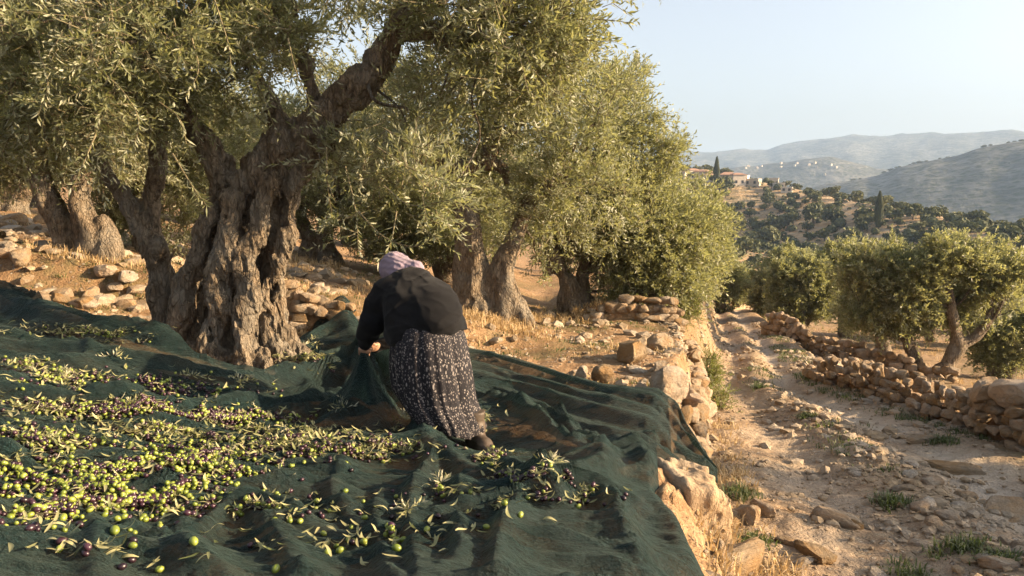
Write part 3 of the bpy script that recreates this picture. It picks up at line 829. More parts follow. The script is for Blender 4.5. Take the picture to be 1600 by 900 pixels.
# ------------------------------------------------------------------ foliage
def leaves_np(P, D, L, nl, leaf, wid, rng, droop=.15, two=True):
    """twigs at P along D (unit) of length L, nl leaves each; returns V,T,tint"""
    n = len(P)
    t = (np.arange(nl)+.6)/nl
    ref = unit(rng.normal(size=(n, 3)))
    S = unit(np.cross(D, ref)); B = np.cross(D, S)
    k = np.arange(nl)
    ang = (k//2)*(np.pi*.5)+(k % 2)*np.pi
    pos = P[:, None]+D[:, None]*(L[:, None]*t)[..., None]
    pos[..., 2] -= (L[:, None]*droop*t**2)
    a = ang[None]+rng.normal(size=(n, nl))*.35
    side = S[:, None]*np.cos(a)[..., None]+B[:, None]*np.sin(a)[..., None]
    ld = unit(D[:, None]*(.55+.5*t[None, :, None])+side*.85+rng.normal(size=(n, nl, 3))*.22+np.array([0, 0, .12]))
    nrm = unit(np.cross(ld, np.cross(D[:, None]+.3*rng.normal(size=(n, nl, 3)), ld)))
    w = np.cross(ld, nrm)
    ll = leaf*(rng.uniform(.7, 1.2, (n, nl))*(1-.35*t[None]**3))[..., None]
    ww = wid*.5*rng.uniform(.8, 1.2, (n, nl))[..., None]
    up = nrm*ww*.35
    b0 = pos; tip = pos+ld*ll; md = pos+ld*ll*.48
    V = np.stack([b0, md+w*ww+up, tip, md-w*ww+up], 2).reshape(-1, 3)
    m = n*nl; i = np.arange(m)[:, None]*4
    T = np.concatenate([i+np.array([[0, 1, 2]]), i+np.array([[0, 2, 3]])])
    tint = np.clip(np.repeat(rng.rand(n)*.5, nl)+rng.rand(m)*.5, 0, 1)
    return V, T, np.repeat(tint, 4)

def crown_np(ell, n_twig, seed, leaf=.065, wid=.014, nl=16, tl=.32, cluster=9, shell=.5, updir=.35, holes=.0, twig_r=.003):
    """ell rows: cx,cy,cz,rx,ry,rz,weight"""
    rng = np.random.RandomState(seed)
    E = np.asarray(ell, float)
    w = E[:, 6]*(E[:, 3]*E[:, 4]*E[:, 5])**(2/3); w /= w.sum()
    nc = max(n_twig//cluster, 1)
    k = rng.choice(len(E), nc, p=w)
    u = unit(rng.normal(size=(nc, 3))); r = rng.uniform(shell**3, 1, nc)**(1/3)
    r = r*(1+.16*rng.normal(size=nc))
    C = E[k, :3]+u*r[:, None]*E[k, 3:6]
    out = unit(u/E[k, 3:6])
    if holes > 0:
        keep = fbm3(C[:, 0]*1.6, C[:, 1]*1.6, C[:, 2]*1.6, 2, seed) > -holes
        C, out = C[keep], out[keep]; nc = len(C)
    per = np.clip(rng.poisson(cluster, nc), 2, None)
    idx = np.repeat(np.arange(nc), per); n = len(idx)
    dmain = unit(out*.75+np.array([0, 0, updir])+.35*rng.normal(size=(nc, 3)))
    D = unit(dmain[idx]+.55*rng.normal(size=(n, 3)))
    P = C[idx]+rng.normal(size=(n, 3))*tl*.22-dmain[idx]*tl*.2+D*(rng.rand(n)*tl*.25)[:, None]
    L = tl*rng.uniform(.4, 1.25, n)*np.where(rng.rand(n) < .12, 1.6, 1)
    V, T, t = leaves_np(P, D, L, nl, leaf, wid, rng)
    # twig stems, three-sided
    S = unit(np.cross(D, np.array([.3, .2, .9]))); B = np.cross(D, S)
    A = P-D*.12*tl
    e = P+D*L[:, None]*.95; e[:, 2] -= L*.13
    ring = [S, -S*.5+B*.87, -S*.5-B*.87]
    V2 = np.stack([A+q*twig_r*1.5 for q in ring]+[e], 1).reshape(-1, 3)
    j = np.arange(n)[:, None]*4+len(V)
    T2 = np.concatenate([j+np.array([[0, 1, 3]]), j+np.array([[1, 2, 3]]), j+np.array([[2, 0, 3]])])
    V = np.concatenate([V, V2]); t = np.concatenate([t, np.repeat(.5, len(V2))])
    mi = np.concatenate([np.zeros(len(T), int), np.ones(len(T2), int)])
    return V, np.concatenate([T, T2]), mi, t, C

def crown_mesh(name, ell, n_twig, seed, mat=None, **kw):
    V, T, mi, t, C = crown_np(ell, n_twig, seed, **kw)
    return mesh_np(name, V, [T], False, [mat or M_LEAF, M_TWIG], mi, {'tint': t}), C

def px_ell(rows, Y, base, asp=1.0):
    """ellipsoids given by their outline in the photograph at depth Y (+dy), in the tree's own frame"""
    out = []
    for r in rows:
        px, py, rx, ry = r[:4]; dy = r[4] if len(r) > 4 else 0; dep = r[5] if len(r) > 5 else None; w = r[6] if len(r) > 6 else 1
        y = Y+dy; c = pt(px, py, y)
        sx = rx/F*y; sz = ry/F*y
        out.append([c[0]-base[0], c[1]-base[1], c[2]-base[2], sx, dep or max(sx, sz)*.9*asp, sz, w])
    return out

def limbs_to(C, starts, seed, n=26, r0=.03, frac=1.0):
    """thin branches from limb ends to cluster centres: MB"""
    rng = np.random.RandomState(seed)
    mb = MB(); S = np.asarray(starts, float)
    pick = rng.choice(len(C), min(n, len(C)), replace=False)
    for i in pick:
        c = C[i]; d = np.linalg.norm(S[:, :3]-c, axis=1)
        k = np.argsort(d)[rng.randint(min(2, len(S)))]
        a = S[k, :3]; v = c-a; L = np.linalg.norm(v)
        perp = np.cross(v, [0, 0, 1.0]); 
        m1 = a+v*.35+np.array([0, 0, .12*L])*rng.uniform(-.6, 1.2)+perp*rng.uniform(-.18, .18)+rng.normal(size=3)*.04*L
        m2 = a+v*.7+np.array([0, 0, .1*L])*rng.uniform(-.5, 1)+perp*rng.uniform(-.15, .15)+rng.normal(size=3)*.05*L
        P = smooth_path([a, m1, m2, c], 4)
        rr = min(r0*(.5+.35*L), S[k, 3] if S.shape[1] > 3 else 1)
        mb.tube(P, np.linspace(rr, .005, len(P)), 6)
    return mb

def gnarl(stems, h, seed, strands=5, amp=.03, k=.05, base_flare=1.5, extra=None, subs=(), lo_pad=.12):
    """stems: list of (points, radii). strands twist round each stem; implicit union; returns V,Q"""
    rng = np.random.RandomState(seed)
    allp = np.concatenate([np.asarray(p, float) for p, _ in stems]); mr = max(max(r) for _, r in stems)*base_flare+lo_pad
    f = Field(allp.min(0)-mr, allp.max(0)+mr, h)
    for P, R in stems:
        Pp = smooth_path(P, 5); Rr = np.interp(np.linspace(0, 1, len(Pp)), np.linspace(0, 1, len(R)), R)
        big = Rr.max() > h*5
        f.chain(Pp, Rr*(.78 if big else 1), k)
        if not big: continue
        ns = strands if Rr[0] > h*6 else 3
        tw = rng.uniform(-1.6, 1.6)
        T = unit(np.gradient(Pp, axis=0))
        for q in range(ns):
            ph = 2*np.pi*q/ns+rng.uniform(-.3, .3); pts = []; rs = []
            for i in range(len(Pp)):
                u = i/(len(Pp)-1)
                a = ph+tw*u+.25*math.sin(5*u+q)
                e1 = unit(np.cross(T[i], [0.13, 1, .2])); e2 = np.cross(T[i], e1)
                off = Rr[i]*(.62+.15*math.sin(7*u+q*2))
                pts.append(Pp[i]+off*(e1*math.cos(a)+e2*math.sin(a))); rs.append(Rr[i]*(.40+.08*math.sin(9*u+3*q)))
            f.chain(pts, rs, k*.7)
        # root flare where the stem meets the soil
        if R[0] == max(R) and base_flare > 1.01:
            for q in range(ns+1):
                a = 2*np.pi*q/(ns+1)+rng.uniform(-.4, .4); d = np.array([math.cos(a), math.sin(a), 0])
                p0 = np.asarray(P[0], float)+d*R[0]*.55+np.array([0, 0, R[0]*1.1]); p1 = np.asarray(P[0], float)+d*R[0]*base_flare+np.array([0, 0, -.12])
                f.cap(p0, p1, R[0]*.33, R[0]*.2, k)
    if extra: extra(f)
    for (c, r) in subs: f.cap(c, c, r, r, .05, sub=True)
    f.add_noise(lambda x, y, z: amp*fbm3(x*5, y*5, z*1.6, 3, seed)+amp*.55*np.abs(fbm3(x*16, y*16, z*4.5, 2, seed+3))-amp*.3, .14)
    return f.mesh()

def trunk_obj(root, V, Q, mat=None, name='trunk'):
    return link(name, mesh_np(name, V, [Q], True, [mat or M_BARK]), root)

# ------------------------------------------------------------------ the great olive
def great_olive():
    Y0 = 7.45
    base = g1(345, 540); base[1] = Y0
    base[2] = H(base[0], base[1])
    root = empty('olive_tree', tuple(base))
    tag(root, 'ancient olive tree with massive gnarled hollow trunk standing on the green net', 'olive tree', 'olive trees in the grove')
    B = base
    q = lambda px, py, dy=0: pt(px, py, Y0+dy)-B
    h = .0135
    stems = []
    def st(pts, rad): stems.append(([q(*p) for p in pts], rad))
    # main masses of the bole
    bole = [([(300, 560, .12), (312, 480, .12), (330, 400, .1), (345, 320, .08), (352, 262, .05)], [.17, .155, .135, .12, .11]),
            ([(375, 560, .1), (378, 480, .12), (385, 400, .12), (393, 330, .08), (402, 270, .02)], [.19, .175, .15, .15, .16]),
            ([(425, 560, .1), (425, 480, .08), (428, 400, .06), (437, 320, .02), (452, 262, .0)], [.12, .105, .105, .115, .13])]
    ribs = [([(262, 566, -.10), (282, 500, -.08), (300, 440, -.08), (318, 380, -.1), (334, 330, -.12)], [.10, .095, .10, .085, .07]),
            ([(325, 585, -.34), (330, 530, -.27), (345, 480, -.24), (340, 430, -.27), (362, 375, -.25), (362, 310, -.2)], [.10, .08, .085, .075, .085, .09]),
            ([(388, 590, -.44), (384, 530, -.34), (394, 470, -.28), (388, 410, -.26), (404, 350, -.22), (424, 285, -.18)], [.10, .075, .08, .07, .085, .09]),
            ([(440, 570, -.2), (428, 520, -.14), (418, 470, -.14), (432, 420, -.12), (446, 390, -.1), (449, 330, -.1), (462, 280, -.1)], [.085, .065, .06, .06, .055, .055, .07]),
            ([(452, 560, .0), (440, 500, .02), (438, 440, .02), (446, 380, .0), (452, 320, .0)], [.08, .07, .06, .06, .06])]
    bigR = ([(385, 300, 0), (420, 252, -.02), (462, 214, -.05), (505, 188, -.1), (540, 152, -.15), (572, 122, -.2), (598, 88, -.25), (622, 45, -.3), (645, 0, -.35), (668, -50, -.4)], [.17, .165, .15, .14, .14, .125, .12, .105, .095, .085])
    under = ([(440, 320, 0), (452, 285, -.02), (478, 252, -.04), (505, 226, -.06), (516, 206, -.08)], [.12, .12, .10, .085, .06])
    limL = ([(348, 275, 0), (330, 240, -.02), (312, 210, -.06), (296, 188, -.1), (275, 150, -.15), (250, 110, -.25), (225, 60, -.3), (205, 10, -.35)], [.12, .095, .08, .065, .055, .05, .045, .04])
    limM = ([(440, 200, .05), (424, 165, .12), (405, 130, .2), (385, 105, .25), (362, 60, .3), (345, 5, .3)], [.065, .055, .05, .045, .04, .03])
    limN = ([(490, 195, -.08), (488, 155, -.05), (478, 110, 0), (462, 75, .05), (447, 45, .05)], [.06, .05, .05, .045, .035])
    limO = ([(602, 84, -.25), (630, 58, -.3), (668, 50, -.35), (700, 42, -.4), (735, 20, -.5)], [.06, .05, .04, .035, .025])
    limP = ([(668, 50, -.35), (695, 60, -.3), (722, 64, -.3), (760, 80, -.2)], [.035, .03, .03, .02])
    limQ = ([(622, 45, -.3), (660, 30, -.2), (690, -5, -.2), (720, -50, -.2)], [.07, .06, .05, .04])
    side = ([(262, 545, .15), (258, 490, .15), (252, 440, .16), (243, 395, .18), (230, 360, .2), (216, 332, .22)], [.13, .115, .105, .10, .09, .07])
    sid2 = ([(232, 365, .2), (236, 320, .2), (240, 270, .2), (246, 225, .2), (240, 180, .2), (230, 120, .2)], [.08, .065, .06, .055, .05, .035])
    sid3 = ([(216, 335, .22), (190, 300, .25), (160, 262, .3), (135, 215, .35)], [.07, .05, .045, .035])
    chains = bole+ribs+[bigR, under, limL, limM, limN, limO, limP, limQ, side, sid2, sid3]
    allp = np.array([q(*p) for c in chains for p in c[0]])
    f = Field(allp.min(0)-.3, allp.max(0)+.3, h)
    rng = np.random.RandomState(4)
    for c in chains:
        P = smooth_path([q(*p) for p in c[0]], 5); R = np.interp(np.linspace(0, 1, len(P)), np.linspace(0, 1, len(c[1])), c[1])
        if c in (bigR, under, side):    # thick limbs get ridges of their own
            R = R*(1+.12*np.sin(np.arange(len(R))*.9))
            T = unit(np.gradient(P, axis=0))
            f.chain(P, R*.85, .05)
            for s_ in range(5):
                ph = s_*1.2566; pts = []
                for i in range(len(P)):
                    e1 = unit(np.cross(T[i], [0, 1, .1])); e2 = np.cross(T[i], e1); a = ph+.22*i*.6+.3*math.sin(i*.5+s_)
                    pts.append(P[i]+R[i]*.62*(e1*math.cos(a)+e2*math.sin(a)))
                f.chain(pts, R*.42, .03)
        else:
            P = P+np.array([.018, .018, 0])*np.sin(np.arange(len(P))[:, None]*np.array([.9, 1.1, .7])+rng.uniform(0, 6, 3))*(1 if c in ribs else .6)
            f.chain(P+(np.array([0, -.05, 0]) if c in ribs else 0), R*(1.08 if c in ribs else 1), .014 if c in ribs else .05)
    # roots, burls
    for (px, py, dy, r) in [(360, 315, -.24, .085), (335, 345, -.16, .07), (300, 430, -.18, .075), (330, 470, -.26, .06), (322, 520, -.3, .05), (425, 440, -.2, .05), (500, 180, -.18, .09), (545, 140, -.25, .08), (250, 390, .08, .07), (285, 470, -.16, .06), (452, 360, -.12, .05), (516, 208, -.1, .07), (450, 300, -.14, .07)]:
        c = q(px, py, dy); f.cap(c, c, r, r, .06)
    for (x0, y0, d0, x1, y1, d1, r) in [(262, 530, -.1, 232, 560, -.15, .06), (300, 545, -.3, 285, 590, -.5, .05), (345, 560, -.38, 338, 600, -.6, .055), (380, 560, -.42, 384, 612, -.7, .05), (410, 555, -.38, 425, 596, -.6, .05), (440, 545, -.2, 470, 575, -.35, .055), (450, 540, 0, 490, 560, .0, .05)]:
        f.cap(q(x0, y0, d0), q(x1, y1, d1), r*1.3, r*.7, .06)
    # hollows
    for (px, py, dy, r, py2) in [(352, 372, -.26, .05, 330), (346, 430, -.28, .038, 400), (292, 520, -.24, .045, 490), (333, 535, -.34, .03, 500), (436, 345, -.17, .05, 310), (416, 430, -.24, .035, 405), (428, 470, -.2, .035, 440), (364, 250, -.1, .09, 258), (396, 545, -.4, .022, 510), (594, 200-60, -.1, .01, 141), (600, 140, -.25, .03, 138), (350, 470, -.3, .02, 445)]:
        f.cap(q(px, py, dy), q(px+3, py2, dy+.04), r*1.45, r*1.1, .03, sub=True)
    f.add_noise(lambda x, y, z: .032*fbm3(x*6, y*6, z*3.0, 3, 2)+.042*np.abs(fbm3(x*12+z*2, y*12, z*3.0, 2, 6))+.022*np.abs(fbm3(x*30+z*3, y*30, z*8, 2, 16))-.008+.008*fbm3(x*40, y*40, z*12, 2, 8)-.012, .14)
    V, Q = f.mesh()
    trunk_obj(root, V, Q)
    # crown: masses over the whole upper left of the view
    rows = [(95, 115, 130, 120, -.3, 1.0), (250, 60, 120, 80, -.4, 1.1), (75, 30, 110, 70, .2, 1.0, .6), (175, 150, 75, 80, -.55, .6, .8), (330, 40, 110, 60, .3, 1.0), (420, 30, 80, 50, .6, .9, .6),
            (310, 130, 75, 60, .2, .6, .6), (395, 110, 60, 50, -.35, .35, .5), (440, 60, 60, 40, -.2, .4, .5), (540, -25, 90, 40, .5, .9, .3), (730, 10, 110, 55, -.2, .8), (830, 45, 110, 75, -.6, .7), (760, 120, 100, 80, -.1, .7, .8), (885, 5, 50, 55, -.6, .5), (870, 110, 70, 55, -.5, .45, .9), (470, 105, 40, 40, .6, .5, .15),
            (660, 300, 52, 75, -1.0, .35, 1.1), (640, 210, 60, 60, -.5, .5, .5), (590, 300, 50, 85, -.5, .5, .9), (540, 240, 40, 60, -.2, .4, .5), (10, 165, 60, 60, 0, .8, .7), (-70, 130, 100, 110, 0, 1.2, .5), (100, -90, 240, 60, .2, 1.5, .6), (480, -110, 300, 70, .2, 1.6, .6), (850, -90, 160, 70, 0, 1.2, .6)]
    E = px_ell(rows, 7.3, B)
    me, C = crown_mesh('crown', E, 7000, 21, leaf=.084, wid=.0195, nl=15, tl=.34, cluster=8, shell=.35, updir=.15, holes=.55)
    link('crown', me, root)
    starts = []
    for c in (bigR, limL, limM, limN, limO, limP, limQ, sid2, sid3):
        for p, r in list(zip(c[0], c[1]))[2:]: starts.append([*q(*p), r*.6])
    mb = limbs_to(C, starts, 3, 120, .024)
    link('branches', mb.mesh('branches', [M_BARK2]), root)
    # long sprays that hang free in front
    rng = np.random.RandomState(8)
    sprays = [[(128, 8, -1.2), (142, 55, -1.3), (150, 100, -1.35), (190, 140, -1.4), (215, 180, -1.45), (213, 215, -1.45), (195, 240, -1.45)],
              [(332, -10, -1.2), (345, 30, -1.3), (357, 70, -1.35), (362, 110, -1.4)], [(152, 205, -1.2), (135, 245, -1.3), (118, 285, -1.35)],
              [(450, 60, -1), (462, 110, -1.1), (480, 150, -1.15), (490, 175, -1.15)], [(250, 160, -1.1), (280, 185, -1.2), (292, 225, -1.2)],
              [(590, 230, -1.3), (640, 262, -1.4), (690, 280, -1.5), (735, 288, -1.55)], [(600, 290, -1.3), (640, 320, -1.4), (690, 315, -1.5), (732, 305, -1.55)], [(600, 200, -1.2), (640, 225, -1.3), (678, 238, -1.4)],
              [(560, 330, -1.2), (600, 370, -1.3), (650, 385, -1.4), (690, 360, -1.45)], [(850, 40, -1), (910, 30, -1.1), (955, 32, -1.15), (985, 36, -1.2)], [(850, 20, -1), (910, 5, -1.1), (960, -5, -1.2)], [(850, 80, -1), (900, 95, -1.1), (945, 62, -1.1)], [(840, 110, -.9), (890, 115, -1), (925, 85, -1)], [(800, 140, -.9), (860, 150, -1), (900, 130, -1)],
              [(270, 240, -1.1), (300, 290, -1.2), (322, 320, -1.3)], [(540, 260, -1), (556, 330, -1.1), (560, 390, -1.1)], [(510, 230, -1), (512, 290, -1.0), (520, 340, -1)], [(620, 330, -1.0), (610, 380, -1.1), (590, 410, -1.1)], [(60, 80, -1.4), (75, 130, -1.5), (60, 180, -1.5)], [(300, 60, -1.2), (310, 110, -1.3), (290, 150, -1.3)]]
    for sp in sprays:
        P = smooth_path([q(*p) for p in sp], 6)
        mb = MB(); mb.tube(P, np.linspace(.007, .002, len(P)), 5)
        nP = len(P)
        D = unit(np.gradient(P, axis=0))
        V1 = []; T1 = []; t1 = []
        k = 0; L = np.linalg.norm(np.diff(P, axis=0), axis=1).sum(); n = int(L/.03)
        ss = np.linspace(.08, 1, n)*(nP-1)
        Pi = np.stack([np.interp(ss, np.arange(nP), P[:, j]) for j in range(3)], 1); Di = unit(np.stack([np.interp(ss, np.arange(nP), D[:, j]) for j in range(3)], 1))
        Vv, Tt, tt = leaves_np(Pi, Di, np.full(n, .03), 2, .085, .0175, rng, 0)
        tt = np.clip(tt+.35, 0, 1)
        base_n = mb.n; mb.add(Vv, None, Tt)
        tint = np.concatenate([np.full(base_n, .5), tt])
        mi = np.concatenate([np.ones(len(mb.Q[0]), int), np.zeros(len(Tt), int)])
        o = link('spray', mb.mesh('spray', [M_LEAF, M_TWIG], False, mat_idx=mi, attrs={'tint': tint}), root)
great_olive()

# ------------------------------------------------------------------ the other olive trees
GROVE = 'olive trees in the grove'
def olive(px, py, label, stems, rows, n_twig, seed, h=.03, Y=None, leaf=.07, wid=.017, nl=14, tl=.36, cluster=8, shell=.4, holes=.45, strands=5, amp=.045, nb=40, subs=(), mat=None, flare=1.5, updir=.3, group=GROVE, tw=.003):
    base = g1(px, py)
    if Y: base = np.array([(px-800)/F/(CP+(450-py)/F*SP)*Y, Y, 0]); base[2] = H(base[0], base[1])
    Y = base[1]
    root = empty('olive_tree', tuple(base)); tag(root, label, 'olive tree', group)
    S = []; starts = []
    for pts, R in stems:
        P = [pt(p[0], p[1], Y+(p[2] if len(p) > 2 else 0))-base for p in pts]
        S.append((P, R)); starts += [[*p, r*.7] for p, r in zip(P[1:], R[1:])][-3:]
    V, Q = gnarl(S, h, seed, strands, amp, base_flare=flare, subs=[(pt(a, b_, Y+c)-base, r) for (a, b_, c, r) in subs])
    trunk_obj(root, V, Q)
    E = px_ell(rows, Y, base)
    me, C = crown_mesh('crown', E, n_twig, seed, mat, leaf=leaf, wid=wid, nl=nl, tl=tl, cluster=cluster, shell=shell, holes=holes, updir=updir, twig_r=tw)
    link('crown', me, root)
    if nb: link('branches', limbs_to(C, starts, seed, nb, .03).mesh('branches', [M_BARK2]), root)
    return root

olive(742, 488, 'olive tree with two leaning trunks standing just behind the bent woman',
      [([(745, 492), (738, 440), (732, 390), (728, 340), (724, 290), (718, 262)], [.27, .22, .19, .17, .15, .14]),
       ([(800, 505, -.1), (790, 465, -.1), (782, 425, -.05), (795, 390, 0), (812, 350, .1), (830, 310, .2), (860, 280, .3)], [.25, .2, .15, .12, .11, .09, .06]),
       ([(718, 268), (700, 252), (680, 242), (655, 250)], [.13, .09, .07, .05]), ([(718, 268), (740, 262), (762, 245), (768, 215), (778, 192)], [.13, .10, .09, .08, .06]), ([(755, 258), (785, 262), (795, 290)], [.06, .05, .03]),
       ([(820, 330, .1), (840, 300, .1), (880, 275, 0)], [.08, .06, .04])],
      [(690, 150, 110, 90), (800, 110, 120, 90), (860, 200, 120, 110), (790, 250, 90, 60, 1.1), (900, 300, 100, 80), (650, 230, 70, 70, .9), (860, 375, 70, 50, .9, None, .8), (940, 150, 60, 70), (600, 190, 70, 80, .8, None, .7)],
      4600, 31, .028, leaf=.09, wid=.0235, subs=[(728, 430, -.2, .05), (735, 400, -.19, .05), (738, 470, -.24, .05)], holes=.28)
olive(895, 487, 'olive tree with short forked trunk right of the two trunked tree, above bare orange earth',
      [([(900, 490), (892, 455), (880, 425), (868, 395)], [.25, .2, .14, .1]), ([(915, 488, .1), (912, 455, .1), (908, 430, .1), (918, 395, .1)], [.2, .15, .12, .09])],
      [(960, 190, 62, 80), (1000, 240, 55, 50), (930, 260, 90, 90), (970, 340, 110, 70), (900, 365, 90, 38, .6, None, .8), (1015, 390, 55, 60), (985, 145, 25, 45, 0, None, .8), (1040, 240, 28, 22, 0, .5, 1.2), (970, 425, 45, 35)],
      5600, 32, .035, leaf=.095, wid=.026, holes=.25)
olive(1000, 474, 'bushy olive tree leaning towards the track behind the low cross wall',
      [([(1000, 478), (1000, 440), (990, 400)], [.22, .17, .1]), ([(1010, 478), (1025, 440), (1040, 400)], [.16, .12, .08])],
      [(1040, 340, 75, 60), (1065, 390, 60, 60), (1000, 410, 70, 55), (1050, 440, 50, 30), (1000, 330, 60, 60)], 3600, 33, .045, leaf=.10, wid=.028, holes=.25)
olive(1085, 474, 'tall rounded olive tree at the terrace edge beside the upper track',
      [([(1085, 478), (1085, 440), (1075, 400)], [.2, .15, .1])],
      [(1085, 340, 38, 45), (1095, 400, 34, 55), (1070, 420, 40, 45), (1060, 370, 40, 60), (1108, 370, 20, 40)], 2900, 34, .05, leaf=.115, wid=.032, holes=.25)
olive(1125, 472, 'farther olive tree overhanging the left of the track near its crest', [([(1125, 474), (1123, 450), (1120, 430)], [.22, .17, .1])],
      [(1120, 425, 28, 26), (1135, 438, 25, 26), (1108, 445, 25, 22)], 2600, 35, .06, leaf=.15, wid=.04, Y=31, nb=10)
olive(1150, 470, 'last small olive tree on the left where the track dips out of sight', [([(1150, 474), (1149, 460), (1148, 445)], [.22, .17, .1])],
      [(1148, 435, 20, 18), (1155, 450, 14, 16), (1140, 452, 16, 15)], 2000, 36, .07, leaf=.18, wid=.05, Y=40, nb=8)
# up the left bank
olive(128, 398, 'dark olive tree with a split flared trunk on the bank at far left',
      [([(110, 402), (100, 365), (85, 335), (65, 290), (55, 250), (45, 200)], [.21, .16, .14, .125, .11, .08]), ([(150, 400, -.1), (142, 360, -.1), (130, 320, -.05), (130, 280, 0), (140, 240, 0), (160, 200, 0)], [.2, .16, .13, .11, .1, .07]), ([(165, 405, -.2), (172, 385, -.15), (160, 350, -.1)], [.15, .13, .1])],
      [(60, 190, 110, 80), (150, 160, 100, 80), (110, 250, 80, 35, .9, None, .5), (5, 235, 45, 45), (195, 225, 50, 55), (90, 90, 130, 70), (-40, 180, 80, 90)], 4300, 41, .03, leaf=.08, wid=.02, flare=1.2, subs=[(120, 370, -.25, .08)])
olive(500, 408, 'small twin trunked olive tree in the gap between the great trunk and the woman',
      [([(488, 410), (486, 385), (478, 360), (470, 340)], [.24, .18, .14, .1]), ([(510, 412), (508, 385), (508, 360), (512, 335)], [.24, .18, .15, .1])],
      [(480, 300, 70, 60), (550, 280, 75, 70), (520, 210, 90, 70), (590, 330, 60, 55), (440, 330, 40, 30), (440, 220, 60, 70), (620, 240, 60, 80), (560, 150, 80, 60), (540, 360, 50, 30, -.4)], 4600, 42, .045, leaf=.09, wid=.024)
olive(215, 420, 'slim olive tree half hidden behind the leaning side stem of the great trunk', [([(222, 420), (222, 390), (216, 340), (222, 300)], [.13, .1, .09, .07])],
      [(210, 280, 70, 60), (290, 260, 75, 70), (250, 200, 90, 70), (170, 320, 50, 40), (320, 200, 70, 70), (270, 330, 60, 35)], 2900, 43, .04, leaf=.085, wid=.022, Y=12)
olive(695, 432, 'low dark olive tree deep behind the bent woman', [([(692, 432), (700, 410), (710, 390)], [.17, .13, .08]), ([(690, 432), (680, 410), (670, 385)], [.14, .1, .07])],
      [(670, 360, 70, 45), (740, 350, 60, 50), (620, 370, 55, 40), (690, 300, 90, 60)], 3400, 44, .045, leaf=.10, wid=.027, Y=16)
olive(12, 330, 'dark olive tree cut by the left frame edge, high on the bank', [([(15, 335), (14, 310), (8, 285), (-5, 250)], [.28, .22, .17, .12]), ([(20, 335), (30, 312), (42, 290)], [.2, .15, .1])],
      [(0, 230, 80, 70), (60, 200, 70, 60), (-60, 240, 60, 70), (20, 150, 90, 70)], 3800, 45, .05, leaf=.10, wid=.026, Y=15.5)
for i, (px, Y, sc, lab) in enumerate([(180, 19, 1.0, 'background olive tree high on the bank, left of the great trunk'), (300, 21, 1.05, 'background olive tree showing between the left limb and side stem'), (420, 22, .95, 'background olive tree showing through the fork of the great trunk'),
                                     (545, 24, .95, 'background olive tree behind the small twin trunked one'), (650, 23, .95, 'background olive tree behind the headscarf'), (780, 24, 1.1, 'background olive tree behind the two leaning trunks'), (860, 27, 1.2, 'background olive tree between the two trunked and forked trees'), (60, 22, 1.1, 'background olive tree at the top of the bank on the far left'), (930, 30, 1.2, 'background olive tree behind the forked tree')]):
    x = (px-800)/F*Y; z = H(x, Y); py = 450-F*math.tan(math.atan2(z-CAMZ, Y)+PITCH)
    s = F/Y*sc
    olive(px, py, lab, [([(px, py+3), (px-4, py-.7*s), (px+5, py-1.3*s)], [.24, .18, .1]), ([(px+6, py+3), (px+.3*s, py-.8*s), (px+.5*s, py-1.3*s)], [.2, .13, .08])],
          [(px, py-2.3*s, 1.5*s, 1.0*s), (px+.9*s, py-1.9*s, 1.1*s, .9*s), (px-.9*s, py-1.8*s, 1.1*s, .9*s), (px+.2*s, py-3.1*s, 1.1*s, .8*s), (px, py-1.35*s, 1.3*s, .5*s)], 3000, 60+i, .06, leaf=.12, wid=.034, Y=Y, nb=12)
# below the track on the right
RGRP = 'olive trees below the track'
olive(1470, 592, 'olive tree with a bold forked trunk behind the right wall, crown against the valley',
      [([(1470, 597), (1480, 570), (1490, 548), (1502, 535)], [.26, .2, .18, .15]), ([(1495, 543), (1520, 528), (1535, 515), (1550, 500)], [.13, .10, .08, .06]), ([(1498, 540), (1492, 510), (1486, 480), (1480, 445)], [.12, .1, .08, .05])],
      [(1490, 398, 42, 26), (1445, 428, 40, 34), (1535, 420, 40, 34), (1470, 475, 50, 34, .4), (1565, 462, 38, 34), (1420, 470, 32, 30), (1590, 415, 28, 28), (1465, 392, 18, 22)], 3500, 51, .045, leaf=.125, wid=.036, group=RGRP, holes=.3, cluster=9, updir=.6)
olive(1432, 584, 'slender trunked olive tree just left of the bold forked one', [([(1434, 588), (1430, 562), (1420, 535), (1410, 505)], [.2, .14, .12, .08])],
      [(1390, 412, 36, 28), (1360, 445, 34, 34), (1408, 455, 32, 36), (1375, 490, 40, 30), (1340, 470, 26, 30), (1415, 500, 30, 24), (1350, 415, 28, 24), (1330, 440, 28, 30)], 2900, 52, .05, leaf=.13, wid=.038, group=RGRP)
olive(1250, 512, 'round sunlit olive tree beside the far end of the right wall', [([(1250, 516), (1248, 495), (1246, 480)], [.3, .24, .15]), ([(1250, 514), (1262, 495), (1270, 480)], [.22, .16, .1])],
      [(1248, 445, 30, 28), (1278, 470, 24, 22), (1222, 474, 22, 22), (1226, 428, 22, 16), (1262, 418, 18, 16), (1250, 488, 26, 14), (1285, 440, 26, 26)], 3300, 53, .07, leaf=.15, wid=.04, group=RGRP, Y=30)
olive(1320, 520, 'dark shaded olive tree between the round sunlit tree and the slender one', [([(1320, 524), (1320, 505), (1315, 485)], [.3, .22, .14])],
      [(1320, 432, 36, 30), (1336, 472, 26, 26), (1300, 470, 28, 28), (1288, 418, 24, 20), (1310, 400, 30, 20), ], 2600, 54, .07, leaf=.15, wid=.04, group=RGRP, Y=31)
